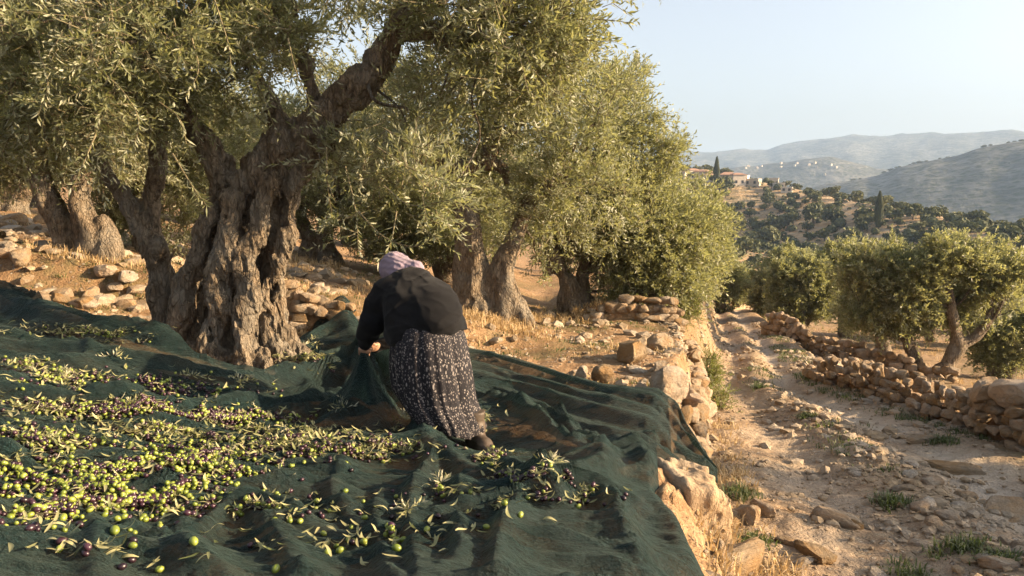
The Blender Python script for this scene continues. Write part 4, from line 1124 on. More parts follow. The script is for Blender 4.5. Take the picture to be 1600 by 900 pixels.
olive(1208, 500, 'narrow dark olive tree right beside the track crest', [([(1208, 506), (1206, 485), (1205, 470)], [.28, .2, .14])],
      [(1203, 438, 22, 30), (1218, 462, 20, 24), (1192, 468, 16, 22), (1222, 418, 20, 18), (1235, 400, 24, 16)], 2600, 55, .07, leaf=.17, wid=.045, group=RGRP, Y=37)
olive(1378, 556, 'stocky olive tree half hidden behind the slender trunked one', [([(1378, 560), (1380, 535), (1375, 510)], [.28, .2, .14])],
      [(1365, 462, 34, 30), (1398, 438, 32, 28), (1345, 495, 22, 22), (1378, 412, 28, 18), (1410, 470, 30, 30)], 2900, 56, .06, leaf=.13, wid=.034, group=RGRP, Y=24)
olive(1575, 592, 'low dark olive tree at the right frame edge below the wall', [([(1570, 596), (1575, 570), (1585, 550)], [.2, .15, .1]), ([(1555, 596), (1552, 575), (1548, 555)], [.16, .12, .08])],
      [(1580, 540, 38, 26), (1620, 515, 36, 36), (1552, 556, 22, 18), (1550, 525, 34, 26)], 2900, 57, .055, leaf=.10, wid=.027, group=RGRP)
for i, (px, Y, sc, lab) in enumerate([(1265, 44, .78, 'olive tree whose top shows above the round sunlit tree'), (1350, 46, .72, 'olive tree behind the slender trunked one, top catching sun'), (1440, 40, .65, 'olive tree rising behind the bold forked crown'), (1530, 38, .62, 'olive tree behind the forked tree towards the right edge'), (1600, 36, .75, 'olive tree cut by the right frame edge, farther back'), (1500, 27, .8, 'middling olive tree between forked trunk and right frame edge'), (1600, 29, .85, 'olive tree behind the low dark one at the right frame edge'), (1455, 31, .85, 'olive tree glimpsed under the crown of the bold forked tree'), (1185, 58, 1.2, 'small distant olive tree past the end of the track')]):
    x = (px-800)/F*Y; z = H(x, Y); py = 450-F*math.tan(math.atan2(z-CAMZ, Y)+PITCH)
    s = F/Y*sc
    olive(px, py, lab, [([(px, py+3), (px-4, py-.7*s), (px+5, py-1.3*s)], [.26, .2, .12])],
          [(px, py-2.2*s, 1.4*s, .9*s), (px+.8*s, py-1.8*s, 1.0*s, .8*s), (px-.8*s, py-1.8*s, 1.0*s, .8*s), (px+.2*s, py-2.6*s, .8*s, .5*s)], 2400, 80+i, .08, leaf=.17, wid=.045, Y=Y, nb=8, group=RGRP)

# the row goes on beyond the right of the view: these throw the long shade over the near track
for (x, y, lab) in [(8.6, 5.5, 'olive tree of the row below the track, just outside the view on the right'), (9.8, 3.0, 'nearest olive tree of the row below the track, outside the view')]:
    base = np.array([x, y, H(x, y)]); root = empty('olive_tree', tuple(base)); tag(root, lab, 'olive tree', RGRP)
    V, Q = gnarl([([(0, 0, -.1), (.1, 0, .6), (0, .1, 1.1)], [.24, .18, .12]), ([(.05, 0, .6), (.5, .2, 1.2), (.7, .3, 1.7)], [.12, .09, .06])], .045, int(x*9), 4)
    trunk_obj(root, V, Q)
    me, C = crown_mesh('crown', [[0, 0, 2.1, 1.2, 1.2, .8, 1], [.8, .4, 2.0, 1, 1, .7, 1], [-.6, -.5, 1.8, .9, .9, .6, 1], [.2, .8, 2.6, .8, .8, .6, 1]], 2400, int(x*10), None, leaf=.10, wid=.027, nl=14, tl=.36, shell=.4, holes=.3)
    link('crown', me, root)

# bush on the bank and shrubs
def bush(px, py, w, h_, label, seed, mat=M_BUSH, n=500, leaf=.045, Y=None, name='bush', cat='bush'):
    c = g1(px, py)
    E = [[0, 0, h_*.5, w, w*.8, h_*.5, 1], [w*.5, .1, h_*.35, w*.6, w*.5, h_*.35, 1], [-w*.4, -.1, h_*.4, w*.5, w*.5, h_*.35, 1]]
    root = empty(name, tuple(c)); tag(root, label, cat)
    me, C = crown_mesh('foliage', E, n, seed, mat, leaf=leaf, wid=leaf*.3, nl=12, tl=.2, cluster=7, shell=.2, holes=.8, updir=.9)
    link('foliage', me, root)
    link('stems', limbs_to(C, [[0, 0, 0, .012], [.1, 0, 0, .012], [-.1, .05, 0, .012]], seed, 16, .012).mesh('stems', [M_TWIG]), root)
bush(1102, 606, .24, .58, 'leafy green bush growing from the bank between terrace wall and track', 71, n=420)
bush(1118, 640, .14, .26, 'small yellow green shrub at the foot of the leafy bush', 72, n=200)
bush(1068, 500, .25, .4, 'yellowish bush on the terrace corner where the cross wall ends', 73, n=300)
bush(1125, 490, .6, .5, 'dark low bush beside the upper track', 74, M_DARKLEAF, 300, .09)
bush(600, 410, .4, .6, 'yellow green shrub in the gap left of the headscarf', 75, n=350, leaf=.06)
# ------------------------------------------------------------------ far hillside: trees, cypresses, village
def clump_mesh(name, seed, n=230, mat=None, tall=1.0, leafs=.30):
    """small far tree: trunk stub and a crown of leaf clumps"""
    rng = np.random.RandomState(seed)
    lobes = [(0, 0, .62*tall, .5)]+[(rng.uniform(-.32, .32), rng.uniform(-.32, .32), rng.uniform(.4, .8)*tall, rng.uniform(.24, .38)) for _ in range(6)]
    P = []
    for (x, y, z, r) in lobes:
        u = unit(rng.normal(size=(n//7, 3))); P.append(np.array([x, y, z])+u*r*np.array([1, 1, .8])*rng.uniform(.75, 1.08, (len(u), 1)))
    P = np.concatenate(P); N = unit(rng.normal(size=P.shape)+(P-np.array([0, 0, .5*tall]))*1.5)
    S = unit(np.cross(N, rng.normal(size=P.shape))); B = np.cross(N, S)
    s = leafs*.5*rng.uniform(.5, 1.1, (len(P), 1))
    V = np.stack([P-S*s, P-B*s*.7+N*s*.3, P+S*s, P+B*s*.7+N*s*.2], 1).reshape(-1, 3)
    i = np.arange(len(P))[:, None]*4; Q = i+np.array([[0, 1, 2, 3]])
    tv, tq = tube_np([(0, 0, -.15), (.02, 0, .2), (.05, 0, .5)], [.08, .06, .04], 5)
    tint = np.concatenate([np.repeat(rng.rand(len(P)), 4), np.full(len(tv), .3)])
    return mesh_np(name, np.vstack([V, tv]), [Q, tq+len(V)], False, [mat or M_DARKLEAF, M_BARK2], np.concatenate([np.zeros(len(Q), int), np.ones(len(tq), int)]), {'tint': tint})

CLUMPS = [clump_mesh('hillside_tree', 500+i, 240, M_DARKLEAF if i % 3 else M_LEAF_FAR) for i in range(6)]

def hillside():
    rng = np.random.RandomState(12)
    got = []; tries = 0
    cand = []
    while len(cand) < 2600 and tries < 60000:
        tries += 1
        th = rng.uniform(.17, .66); D = float(interp(th, RID_D)); r = D*rng.uniform(.42, 1.03)
        x, y = r*math.sin(th), r*math.cos(th)
        f = float(fbm2(np.array([x*.018]), np.array([y*.018]), 3, 19))
        if rng.rand() > np.clip(.62+1.0*f, .15, 1): continue
        cand.append((x, y))
    for (x, y) in cand:
        if all((x-a)**2+(y-b)**2 > 4.6**2 for a, b in got): got.append((x, y))
        if len(got) >= 430: break
    got.sort(key=lambda p: p[0]**2+p[1]**2)
    got = np.array(got); z = height(got[:, 0], got[:, 1])
    # the 285 that show largest become trees of their own, the rest one mass
    idx = rng.permutation(len(got)); one = idx[:285]; rest = idx[285:]
    for i in one:
        s = rng.uniform(2.9, 5.4)
        o = link('hillside_tree', CLUMPS[rng.randint(6)], None, (got[i, 0], got[i, 1], z[i]-.2), (0, 0, rng.uniform(0, 6.28)), (s*rng.uniform(.9, 1.25), s, s*rng.uniform(.75, 1.0)))
        qx, qy = [float(v[0]) for v in project([got[i, 0], got[i, 1], z[i]])]; D = float(interp(math.atan2(got[i, 0], got[i, 1]), RID_D)); fr = math.hypot(got[i, 0], got[i, 1])/D
        lab = 'small round olive tree %s' % ('on the skyline of the far hillside' if fr > .95 else 'high on the far hillside' if fr > .78 else 'half way up the far hillside' if fr > .6 else 'low on the far hillside')+(', under the village' if qx < 1240 else ', between village and right cypress' if qx < 1350 else ', about the right cypress' if qx < 1420 else ', towards the right edge')
        tag(o, lab, 'tree', lab.replace('tree', 'trees', 1))
    V = []; T = []; n = 0
    for i in rest:
        k = 70; s = rng.uniform(2.2, 4.6)
        u = unit(rng.normal(size=(k, 3))); P = u*np.array([.5, .5, .38])*s*rng.uniform(.7, 1.1, (k, 1))+np.array([got[i, 0], got[i, 1], z[i]+.35*s])
        S = unit(np.cross(u, rng.normal(size=(k, 3)))); B = np.cross(u, S); q = .2*s
        V.append(np.stack([P-S*q, P+B*q, P+S*q, P-B*q*.8+u*q*.3], 1).reshape(-1, 3)); T.append(np.arange(k)[:, None]*4+np.array([[0, 1, 2, 3]])+n); n += k*4
    # and low scrub between
    m = 800
    th = rng.uniform(.15, .68, m); r = interp(th, RID_D)*rng.uniform(.4, 1.02, m); x, y = r*np.sin(th), r*np.cos(th); zz = height(x, y)
    for i in range(m):
        k = 9; s = rng.uniform(.6, 1.5); u = unit(rng.normal(size=(k, 3))); u[:, 2] = np.abs(u[:, 2])
        P = u*np.array([.7, .7, .5])*s+np.array([x[i], y[i], zz[i]]); S = unit(np.cross(u, rng.normal(size=(k, 3)))); B = np.cross(u, S); q = .4*s
        V.append(np.stack([P-S*q, P+B*q, P+S*q, P-B*q], 1).reshape(-1, 3)); T.append(np.arange(k)[:, None]*4+np.array([[0, 1, 2, 3]])+n); n += k*4
    V = np.concatenate(V)
    tag(link('scrub', mesh_np('scrub', V, [np.concatenate(T)], False, [M_DARKLEAF], attrs={'tint': np.repeat(rng.rand(len(V)//4), 4)})), 'low scrub and lesser trees covering the far hillside', 'scrub', kind='stuff')
    # larger trees near the foot and the spots picked out in the view
    for (px, py, s, lab) in [(1200, 388, 7.5, 'big dark round tree on the lower hillside above the track end'), (1138, 340, 6, 'tall dark tree on the hillside left of the terraces'), (1132, 302, 8, 'dense dark tree right below the left cypress'),
                             (1270, 350, 8, 'broad olive tree in the middle of the hillside'), (1300, 352, 7, 'dark tree left of the right cypress'), (1330, 390, 7, 'round tree beside the white outcrop'), (1230, 358, 6, 'hillside olive tree above the pale terrace')]:
        c = g1(px, py); c[2] = H(c[0], c[1])
        o = link('hillside_tree', CLUMPS[int(px) % 6], None, (c[0], c[1], c[2]-.3), (0, 0, px), (s, s, s)); tag(o, lab, 'tree')
    # trees on the lines of the farther hills, small
    for (a, b_, nn, rr, gl) in [(.40, .60, 26, MIDE, 1500)]:
        for i in range(nn):
            t = rng.uniform(a, b_); x, y = gl*math.sin(t), gl*math.cos(t); s = rng.uniform(3, 6)
            o = link('distant_tree', CLUMPS[i % 6], None, (x, y, H(x, y)-1), (0, 0, i), (s*1.3, s*1.3, s*.8))
            tag(o, 'tiny tree on the skyline of the hazy right hand hill', 'tree', 'trees on the hazy skyline')
hillside()

def cypress(px, py, hgt, label, seed):
    c = g1(px, py); c[2] = H(c[0], c[1]); rng = np.random.RandomState(seed)
    root = empty('cypress_tree', tuple(c)); tag(root, label, 'cypress tree')
    n = 1100; t = rng.rand(n)**.8; a = rng.uniform(0, 6.28, n)
    prof = .125*np.sin(np.pi*np.clip(t*.9+.1, 0, 1))**.65*(1-.35*t)
    rr = prof*rng.uniform(.75, 1.1, n)*(1+.12*np.sin(a*3+t*9))
    P = np.stack([rr*np.cos(a), rr*np.sin(a), .03+.97*t], 1)*hgt
    N = np.stack([np.cos(a), np.sin(a), np.full(n, .9)], 1); S = np.stack([-np.sin(a), np.cos(a), 0*a], 1); U = unit(N*np.array([.3, .3, 1]))
    q = .045*hgt*rng.uniform(.6, 1.1, (n, 1))
    V = np.stack([P-S*q*.6-U*q*.4, P+S*q*.6-U*q*.3, P+U*q*1.5], 1).reshape(-1, 3)
    T = np.arange(n)[:, None]*3+np.array([[0, 1, 2]])
    link('crown', mesh_np('crown', V, [T], False, [M_DARKLEAF], attrs={'tint': np.repeat(rng.rand(n)*.5, 3)}), root)
    tv, tq = tube_np([(0, 0, -.5), (0, 0, hgt*.1), (0, 0, hgt*.7)], [.25, .22, .08], 7)
    link('trunk', mesh_np('trunk', tv, [tq], True, [M_BARK2]), root)
cypress(1119, 288, 13.0, 'tall dark cypress on the left standing among the village houses', 1)
cypress(1372, 357, 11.5, 'lone tall dark cypress standing on the middle of the far hillside', 2)

def plain_mat(name, col, rough=.85, var=.15, scale=1.5):
    m, nt = new_mat(name); b = NB(nt)
    co = b.n('ShaderNodeTexCoord').outputs['Object']
    n = b.noise(co, scale, 5, .65)
    c = b.ramp(n, [(.3, tuple(x*(1-var) for x in col)), (.7, tuple(min(x*(1+var), .9) for x in col))])
    b.out(b.n('ShaderNodeBsdfPrincipled', {'Base Color': c, 'Roughness': rough, 'Specular IOR Level': .25, 'Normal': b.bump(n, .3, .02)}).outputs[0]); return m
M_PLASTER = plain_mat('pale_plaster', (.55, .50, .42)); M_PLASTER2 = plain_mat('stone_facing', (.42, .36, .28)); M_WHITE = plain_mat('white_plaster', (.50, .44, .36))
M_TILE = plain_mat('red_roof_tile', (.31, .19, .13)); M_DARKGL = plain_mat('dark_window', (.05, .055, .06), .3)

def house(px, py, w, d, h_, label, mat, roof, seed, dx=0):
    w *= .68; d *= .75; h_ *= .8
    c = g1(px, py); c[2] = H(c[0], c[1])-.6
    rz = math.atan2(-c[0], c[1])+random.Random(seed).uniform(-.5, .5)
    root = empty('house', tuple(c)); root.rotation_euler = (0, 0, rz); tag(root, label, 'house')
    m = MB(); m.box((-w/2, -d/2, -1.5), (w/2, d/2, h_)); link('wall', m.mesh('wall', [mat], False), root)
    if roof == 'hip':
        m = MB(); o = .35; z = h_+.02; p = h_+w*.16
        m.add([(-w/2-o, -d/2-o, z), (w/2+o, -d/2-o, z), (w/2+o, d/2+o, z), (-w/2-o, d/2+o, z), (-w*.2, 0, p), (w*.2, 0, p), (-w/2-o, -d/2-o, z-.2), (w/2+o, -d/2-o, z-.2), (w/2+o, d/2+o, z-.2), (-w/2-o, d/2+o, z-.2)],
              [(0, 1, 5, 4), (2, 3, 4, 5), (0, 6, 7, 1), (1, 7, 8, 2), (2, 8, 9, 3), (3, 9, 6, 0), (9, 8, 7, 6)], [(1, 2, 5), (3, 0, 4)])
        link('roof', m.mesh('roof', [M_TILE], False), root)
    else:
        m = MB(); t = .25
        m.box((-w/2-.12, -d/2-.12, h_+.01), (w/2+.12, -d/2+t, h_+.7)); m.box((-w/2-.12, d/2-t, h_+.01), (w/2+.12, d/2+.12, h_+.7))
        m.box((-w/2-.12, -d/2+t+.01, h_+.012), (-w/2+t, d/2-t-.01, h_+.69)); m.box((w/2-t, -d/2+t+.01, h_+.012), (w/2+.12, d/2-t-.01, h_+.69))
        link('parapet', m.mesh('parapet', [mat], False), root)
    nw = max(int(w/3), 2)
    for fl in range(max(int(h_/3), 1)):
        for k in range(nw):
            x = -w/2+(k+.5)*w/nw; z = 1.1+3*fl
            m = MB(); m.box((x-.55, -d/2-.06, z), (x+.55, -d/2+.05, z+1.35))
            link('window', m.mesh('window', [M_DARKGL], False), root)
            m = MB(); m.box((w/2-.05, -d/2+(k+.5)*d/nw-.5, z), (w/2+.06, -d/2+(k+.5)*d/nw+.5, z+1.35))
            if k < 2: link('window', m.mesh('window', [M_DARKGL], False), root)
for a in [(1064, 281, 10, 9, 5, 'flat roofed stone house at the far left end of the hilltop village', M_PLASTER2, 'flat', 1), (1082, 279, 9, 8, 6, 'red roofed house left of the village cypress', M_PLASTER, 'hip', 2), (1098, 280, 11, 9, 5.5, 'wide stone house with red roof just left of the village cypress', M_PLASTER2, 'hip', 3),
          (1108, 283, 8, 7, 4.5, 'small pale house at the foot of the village cypress', M_PLASTER, 'hip', 4), (1137, 284, 13, 9, 5, 'long low house right of the village cypress with dark red roof', M_PLASTER2, 'hip', 5), (1152, 288, 9, 9, 6.5, 'bright plastered house with two storeys in the middle of the village', M_WHITE, 'hip', 6),
          (1161, 287, 7, 8, 5, 'cream house leaning against the bright two storey one', M_PLASTER, 'flat', 7), (1176, 289, 10, 8, 3.6, 'low flat roofed stone house on the right of the village', M_PLASTER2, 'flat', 8), (1209, 292, 6, 7, 5.2, 'white tower like house alone on the right of the village', M_WHITE, 'flat', 9),
          (1216, 295, 8, 7, 3.4, 'low white annexe house beside the tower like house', M_WHITE, 'flat', 10), (1229, 300, 7, 6, 2.8, 'white shed roofed house lowest on the right of the village', M_WHITE, 'flat', 11)]:
    house(*a)
def far_houses():
    rng = np.random.RandomState(3)
    me = []
    for i in range(3):
        m = MB(); w = 7+2.5*i; m.box((-w/2, -4, -3), (w/2, 4, 5)); m.box((-w/4, -3, 5.0), (w/3, 3, 7)); me.append(m.mesh('distant_house', [M_PLASTER2], False))
    for i in range(18):
        px = rng.uniform(1120, 1340); py = 253+abs(px-1250)*.06+rng.exponential(5)
        c = g1(px, py)
        c = gp(px, py, far=4500)[0]
        if not 900 < math.hypot(c[0], c[1]) < 2800: continue
        o = link('distant_house', me[rng.randint(3)], None, (c[0], c[1], H(c[0], c[1])), (0, 0, rng.uniform(0, 6.28)), (.75, .75, .62))
        tag(o, 'tiny pale house of the hazy village across the valley', 'house', 'houses of the hazy village across the valley')
far_houses()
for (px, py, s, lab) in [(1352, 392, 5.0, 'white limestone outcrop on the lower hillside'), (1385, 395, 3.5, 'smaller white rock outcrop right of the larger one')]:
    c = g1(px, py); o = link('rock_outcrop', ROCKS_HI[1 if s > 4 else 3], None, (c[0], c[1], H(c[0], c[1])+.6), (.1, .1, 1), (s, s*.7, s*.5)); o.data = o.data.copy(); o.data.materials[0] = M_ROCK_PALE
    tag(o, lab, 'rock outcrop')

# ------------------------------------------------------------------ harvest nets
HAND = pt(569, 549, 5.72)
def base_s(x, y):
    r = 0
    for dx in (-.25, 0, .25):
        for dy in (-.2, .2):
            r = r+near_h(x+dx, y+dy, False)
    return r/6
_R = []
def ridge(pxs, amp, wid, wid2=None):
    p = gp([a for a, _ in pxs], [b for _, b in pxs], fn=lambda x, y: near_h(x, y, False)+.05)
    g = 1.4 if pxs[-1][1] > 690 else 1.0
    amps = [g*a for a in (amp if isinstance(amp, (list, tuple)) else [amp]*len(pxs))]
    _R.append((smooth_path(p[:, :2], 4), np.interp(np.linspace(0, 1, (len(pxs)-1)*4+1), np.linspace(0, 1, len(pxs)), amps), wid, wid2 or wid))
ridge([(-60, 462), (80, 518), (240, 548), (345, 574), (450, 596), (555, 560)], [.18, .24, .22, .13, .07, .22], .13, .3)
ridge([(-60, 520), (120, 566), (300, 596), (440, 604), (560, 585)], [.10, .12, .14, .14, .14], .12)
ridge([(-60, 618), (140, 648), (300, 660), (430, 660), (560, 640), (640, 612)], [.12, .16, .17, .16, .14, .08], .08, .15)
ridge([(-40, 688), (120, 690), (250, 700)], .03, .07)
ridge([(330, 742), (470, 732), (580, 722), (660, 716)], [.02, .05, .07, .08], .09, .16)
ridge([(660, 716), (740, 755), (830, 786), (870, 830)], [.08, .07, .09, .09], .10)
ridge([(-60, 728), (100, 738), (250, 745), (340, 760)], .05, .07)
ridge([(360, 792), (500, 776), (640, 770), (760, 790)], [.03, .05, .06, .04], .07)
ridge([(-60, 806), (120, 808), (290, 795), (400, 800)], [.04, .06, .07, .03], .06, .1)
ridge([(240, 880), (330, 838), (390, 818), (450, 838), (520, 860)], [.03, .05, .09, .06, .02], .06)
ridge([(-60, 868), (100, 862), (210, 850), (330, 880)], [.05, .06, .06, .03], .07)
ridge([(560, 880), (650, 850), (760, 830), (860, 815)], [.03, .05, .06, .08], .09)
ridge([(870, 640), (893, 690), (930, 715), (945, 745), (905, 765), (850, 772)], [.04, .06, .07, .08, .06, .03], .085)
ridge([(960, 690), (1000, 712), (1020, 760), (1060, 840), (1080, 895)], [.04, .06, .08, .08, .08], .09)
ridge([(830, 790), (930, 800), (1010, 815)], [.06, .06, .04], .08)
ridge([(569, 552), (612, 600), (645, 655), (665, 712)], [.38, .30, .17, .07], .07, .10)
ridge([(569, 552), (500, 590), (430, 602)], [.35, .18, .1], .10)
ridge([(569, 552), (590, 620), (600, 668)], [.36, .2, .03], .06)
ridge([(569, 556), (545, 620), (530, 650)], [.3, .14, .04], .05)
for pl, am in [([(690, 706), (662, 760), (640, 830), (650, 905)], .075), ([(850, 792), (800, 845), (770, 910)], .07), ([(380, 818), (425, 862), (470, 915)], .06), ([(930, 785), (962, 835), (990, 905)], .06), ([(540, 742), (520, 792), (560, 850)], .05),
               ([(250, 748), (200, 792)], .035), ([(120, 806), (165, 855), (150, 910)], .045), ([(600, 790), (585, 850), (610, 905)], .05), ([(730, 760), (715, 820), (720, 900)], .05), ([(300, 800), (285, 850), (300, 905)], .045)]:
    ridge(pl, [am*.6, am, am*.8][:len(pl)] if len(pl) < 4 else [am*.7, am, am*.9, am*.6], .055, .09)
ridge([(740, 620), (800, 640), (870, 700), (900, 720)], [.05, .07, .08, .08], .08)

def ridges_z(x, y, R):
    z = np.zeros_like(x)
    for P, A, w1, w2 in R:
        best = np.full(x.shape, 1e9); av = np.zeros_like(x); sd = np.zeros_like(x)
        for i in range(len(P)-1):
            a, b = P[i], P[i+1]; v = b-a; L = max(v@v, 1e-9)
            t = np.clip(((x-a[0])*v[0]+(y-a[1])*v[1])/L, 0, 1)
            d = np.hypot(x-a[0]-t*v[0], y-a[1]-t*v[1])
            m = d < best
            best = np.where(m, d, best); av = np.where(m, A[i]+(A[i+1]-A[i])*t, av)
            sd = np.where(m, (x-a[0])*v[1]-(y-a[1])*v[0], sd)
        w = np.where(sd > 0, w1, w2)*(1+.35*noise2(x*2.5, y*2.5, 99))
        q = best/np.maximum(w, .02)
        z = np.maximum(z, av*np.exp(-q**1.5))+.15*np.minimum(z, av*np.exp(-q**1.5))
    return z
def net_folds(x, y):
    wx = x+.25*fbm2(x*.9, y*.9, 2, 201); wy = y+.18*fbm2(x*.9, y*.9, 2, 202)
    r1 = 1-np.abs(noise2(wx*.8+wy*.5, wy*2.6, 203)); r2 = 1-np.abs(noise2(wx*1.5, wy*5.2-wx, 204)); r3 = 1-np.abs(noise2(wx*3+wy*2, wy*11+wx*2, 205)); r4 = 1-np.abs(noise2(wx*6-wy*4, wy*17+wx*5, 207))
    return .085*r1**4+.055*r2**4+.022*r3**4+.008*r4**4+.003*fbm2(x*24, y*24, 2, 206)
def net_z_exact(x, y):
    x = np.asarray(x, float); y = np.asarray(y, float)
    r = np.hypot(x-HAND[0], y-HAND[1]); a = np.arctan2(y-HAND[1], x-HAND[0])
    b = base_s(x, y)
    hz = HAND[2]-H(HAND[0], HAND[1])
    tent = hz*np.exp(-(r/.17)**1.05)*(1+.0*a) + .05*np.cos(a*6+2.0*r)*np.exp(-((r-.35)/.28)**2)
    hump = .12*np.exp(-(((x-.25)/.5)**2+((y-3.5)/.7)**2))
    z = b+.03+np.maximum(ridges_z(x, y, _R)+net_folds(x, y), 0)*(1-.7*np.exp(-(r/.2)**2))+hump
    z = np.maximum(z, b+.03+tent)+.25*np.minimum(tent, .1)
    # pressed flat under the boots
    for (bx, by, rr) in BOOTS: z = z-(np.maximum(z-b-.012, 0))*np.exp(-(((x-bx)**2+(y-by)**2)/rr**2)**1.5)
    return np.maximum(z, near_h(x, y, True)+.012)
class NetGrid:
    def __init__(s):
        s.x = np.arange(-7.2, 2.2, .018); s.y = np.arange(1.1, 10.6, .018)
        X, Y = np.meshgrid(s.x, s.y, indexing='ij'); s.z = net_z_exact(X.ravel(), Y.ravel()).reshape(X.shape)
    def __call__(s, x, y):
        x = np.asarray(x, float); y = np.asarray(y, float)
        u = np.clip((x-s.x[0])/.018, 0, len(s.x)-1.001); v = np.clip((y-s.y[0])/.018, 0, len(s.y)-1.001)
        i = u.astype(int); j = v.astype(int); u = u-i; v = v-j
        return s.z[i, j]*(1-u)*(1-v)+s.z[i+1, j]*u*(1-v)+s.z[i, j+1]*(1-u)*v+s.z[i+1, j+1]*u*v
BOOTS = [(-.22, 5.22, .24), (-.68, 5.72, .16)]

net_z = NetGrid()

def net_mat(name):
    m, nt = new_mat(name); b = NB(nt)
    co = b.n('ShaderNodeNewGeometry').outputs['Position']
    uv = b.n('ShaderNodeUVMap').outputs[0]
    n1 = b.noise(co, 1.3, 5, .65); n2 = b.noise(co, 9, 5, .7); n3 = b.noise(b.mapv(co, (40, 160, 60)), 1, 2, .6)
    col = b.ramp(n1, [(.3, (.003, .024, .026)), (.55, (.0055, .039, .040)), (.75, (.011, .056, .053))])
    dust = b.math('MULTIPLY', b.ramp(n2, [(.46, (0, 0, 0)), (.7, (1, 1, 1))]), b.ramp(b.noise(co, .8, 3), [(.4, (0, 0, 0)), (.75, (.5, .5, .5))]))
    col = b.mix(dust, col, (.085, .072, .048))
    # weave: two crossing thread sets
    w = b.n('ShaderNodeTexWave', {'Vector': uv, 'Scale': 95.0, 'Distortion': .6, 'Detail': 1.0}, bands_direction='X').outputs['Fac']
    w2 = b.n('ShaderNodeTexWave', {'Vector': uv, 'Scale': 95.0, 'Distortion': .6, 'Detail': 1.0}, bands_direction='Y').outputs['Fac']
    wv = b.math('MAXIMUM', w, w2)
    col = b.mix(b.math('MULTIPLY', wv, .35), b.mix(.35, col, (0, 0, 0)), col)
    th = b.math('MAXIMUM', b.noise(b.mapv(uv, (66, 12, 1)), 1, 2, .6), b.noise(b.mapv(uv, (12, 66, 1)), 1, 2, .6))
    col = b.mix(b.ramp(th, [(.45, (.75, .75, .75)), (.65, (0, 0, 0))]), col, b.mix(.55, col, (0, 0, 0)))
    nb = b.bump(th, .6, .006); cr = b.math('ABSOLUTE', b.math('SUBTRACT', b.noise(b.mapv(co, (5, 14, 9)), 1.6, 5, .6), .5)); nb = b.bump(cr, 1.0, .10, nb); nb = b.bump(b.noise(co, 30, 6, .7), .8, .04, nb); nb = b.bump(n2, .6, .04, nb)
    p = b.n('ShaderNodeBsdfPrincipled', {'Base Color': col, 'Roughness': .62, 'Specular IOR Level': .25, 'Sheen Weight': .22, 'Sheen Roughness': .45, 'Sheen Tint': (.55, .72, .62, 1), 'Normal': nb})
    tl = b.n('ShaderNodeBsdfTranslucent', {'Color': (.02, .05, .038, 1)})
    x = b.n('ShaderNodeMixShader', {0: .22}); nt.links.new(p.outputs[0], x.inputs[1]); nt.links.new(tl.outputs[0], x.inputs[2])
    t = b.n('ShaderNodeBsdfTransparent')
    hole = b.math('MULTIPLY', b.ramp(b.noise(co, 2.2, 3), [(.4, (.10, .10, .10)), (.7, (.30, .30, .30))]), 1.0)
    y = b.n('ShaderNodeMixShader', {0: hole}); nt.links.new(x.outputs[0], y.inputs[1]); nt.links.new(t.outputs[0], y.inputs[2])
    b.out(y.outputs[0]); return m
M_NET = net_mat('green_net')

def build_net():
    # far border, left to right (photo) -> world
    top = [(-70, 436), (0, 446), (60, 470), (150, 500), (245, 530), (300, 556), (345, 568), (430, 592), (480, 592), (530, 572), (575, 548), (640, 560), (700, 575), (760, 576), (840, 590), (900, 615), (980, 655), (1040, 700)]
    T = gp([a for a, _ in top], [b for _, b in top], fn=lambda x, y: near_h(x, y, False)+.1)
    xs = np.concatenate([np.arange(-6.8, 1.7, .02)]); y0 = 1.3
    yt = np.interp(xs, T[:, 0], T[:, 1])
    o = np.argsort(T[:, 0]); yt = np.interp(xs, T[o, 0], T[o, 1])
    k = np.ones(9)/9; yt = np.convolve(np.pad(yt, 4, 'edge'), k, 'valid')
    nt = 330
    t = np.linspace(0, 1, nt)**1.15
    X0, Tt = np.meshgrid(xs, t, indexing='ij')
    Y = y0+Tt*(yt[:, None]-y0)
    RB = gp([1290, 1255, 1208, 1162, 1116, 1070, 1034, 1022, 1030], [980, 940, 900, 865, 828, 788, 745, 718, 690], fn=lambda x, y: near_h(np.minimum(x, edge_x(y)-.1), y, False)+.05); RB = RB[np.argsort(RB[:, 1])]
    # right border hangs over the terrace edge
    xr = np.interp(Y, RB[:, 1], RB[:, 0])+.035*noise2(Y*2.6, 1.1, 7)+.02*noise2(Y*8, 4.1, 17)
    X = np.where(X0 > -1.5, -1.5+(X0+1.5)/(xs[-1]+1.5)*(xr+1.5), X0)
    Y = Y+.05*noise2(X*2.2, 5.5, 8)*sstep(.7, 1, Tt)
    Z = net_z(X, Y)
    # the free right border falls straight down
    fall = sstep(-.22, .0, X-xr)*sstep(4.7, 4.1, Y)
    Z = Z-.22*fall
    V = np.stack([X, Y, Z], -1).reshape(-1, 3)
    n1, n2 = X.shape
    i = np.arange(n1-1)[:, None]*n2; j = np.arange(n2-1)[None, :]
    Q = np.stack([i+j, i+n2+j, i+n2+j+1, i+j+1], -1).reshape(-1, 4)
    me = mesh_np('harvest_net', V, [Q], True, [M_NET], uv=np.stack([X.ravel(), Y.ravel()], 1)*2)
    o = link('harvest_net', me)
    tag(o, 'large dark green harvest net spread over the foreground, gathered up in the woman\'s hand', 'net')
build_net()

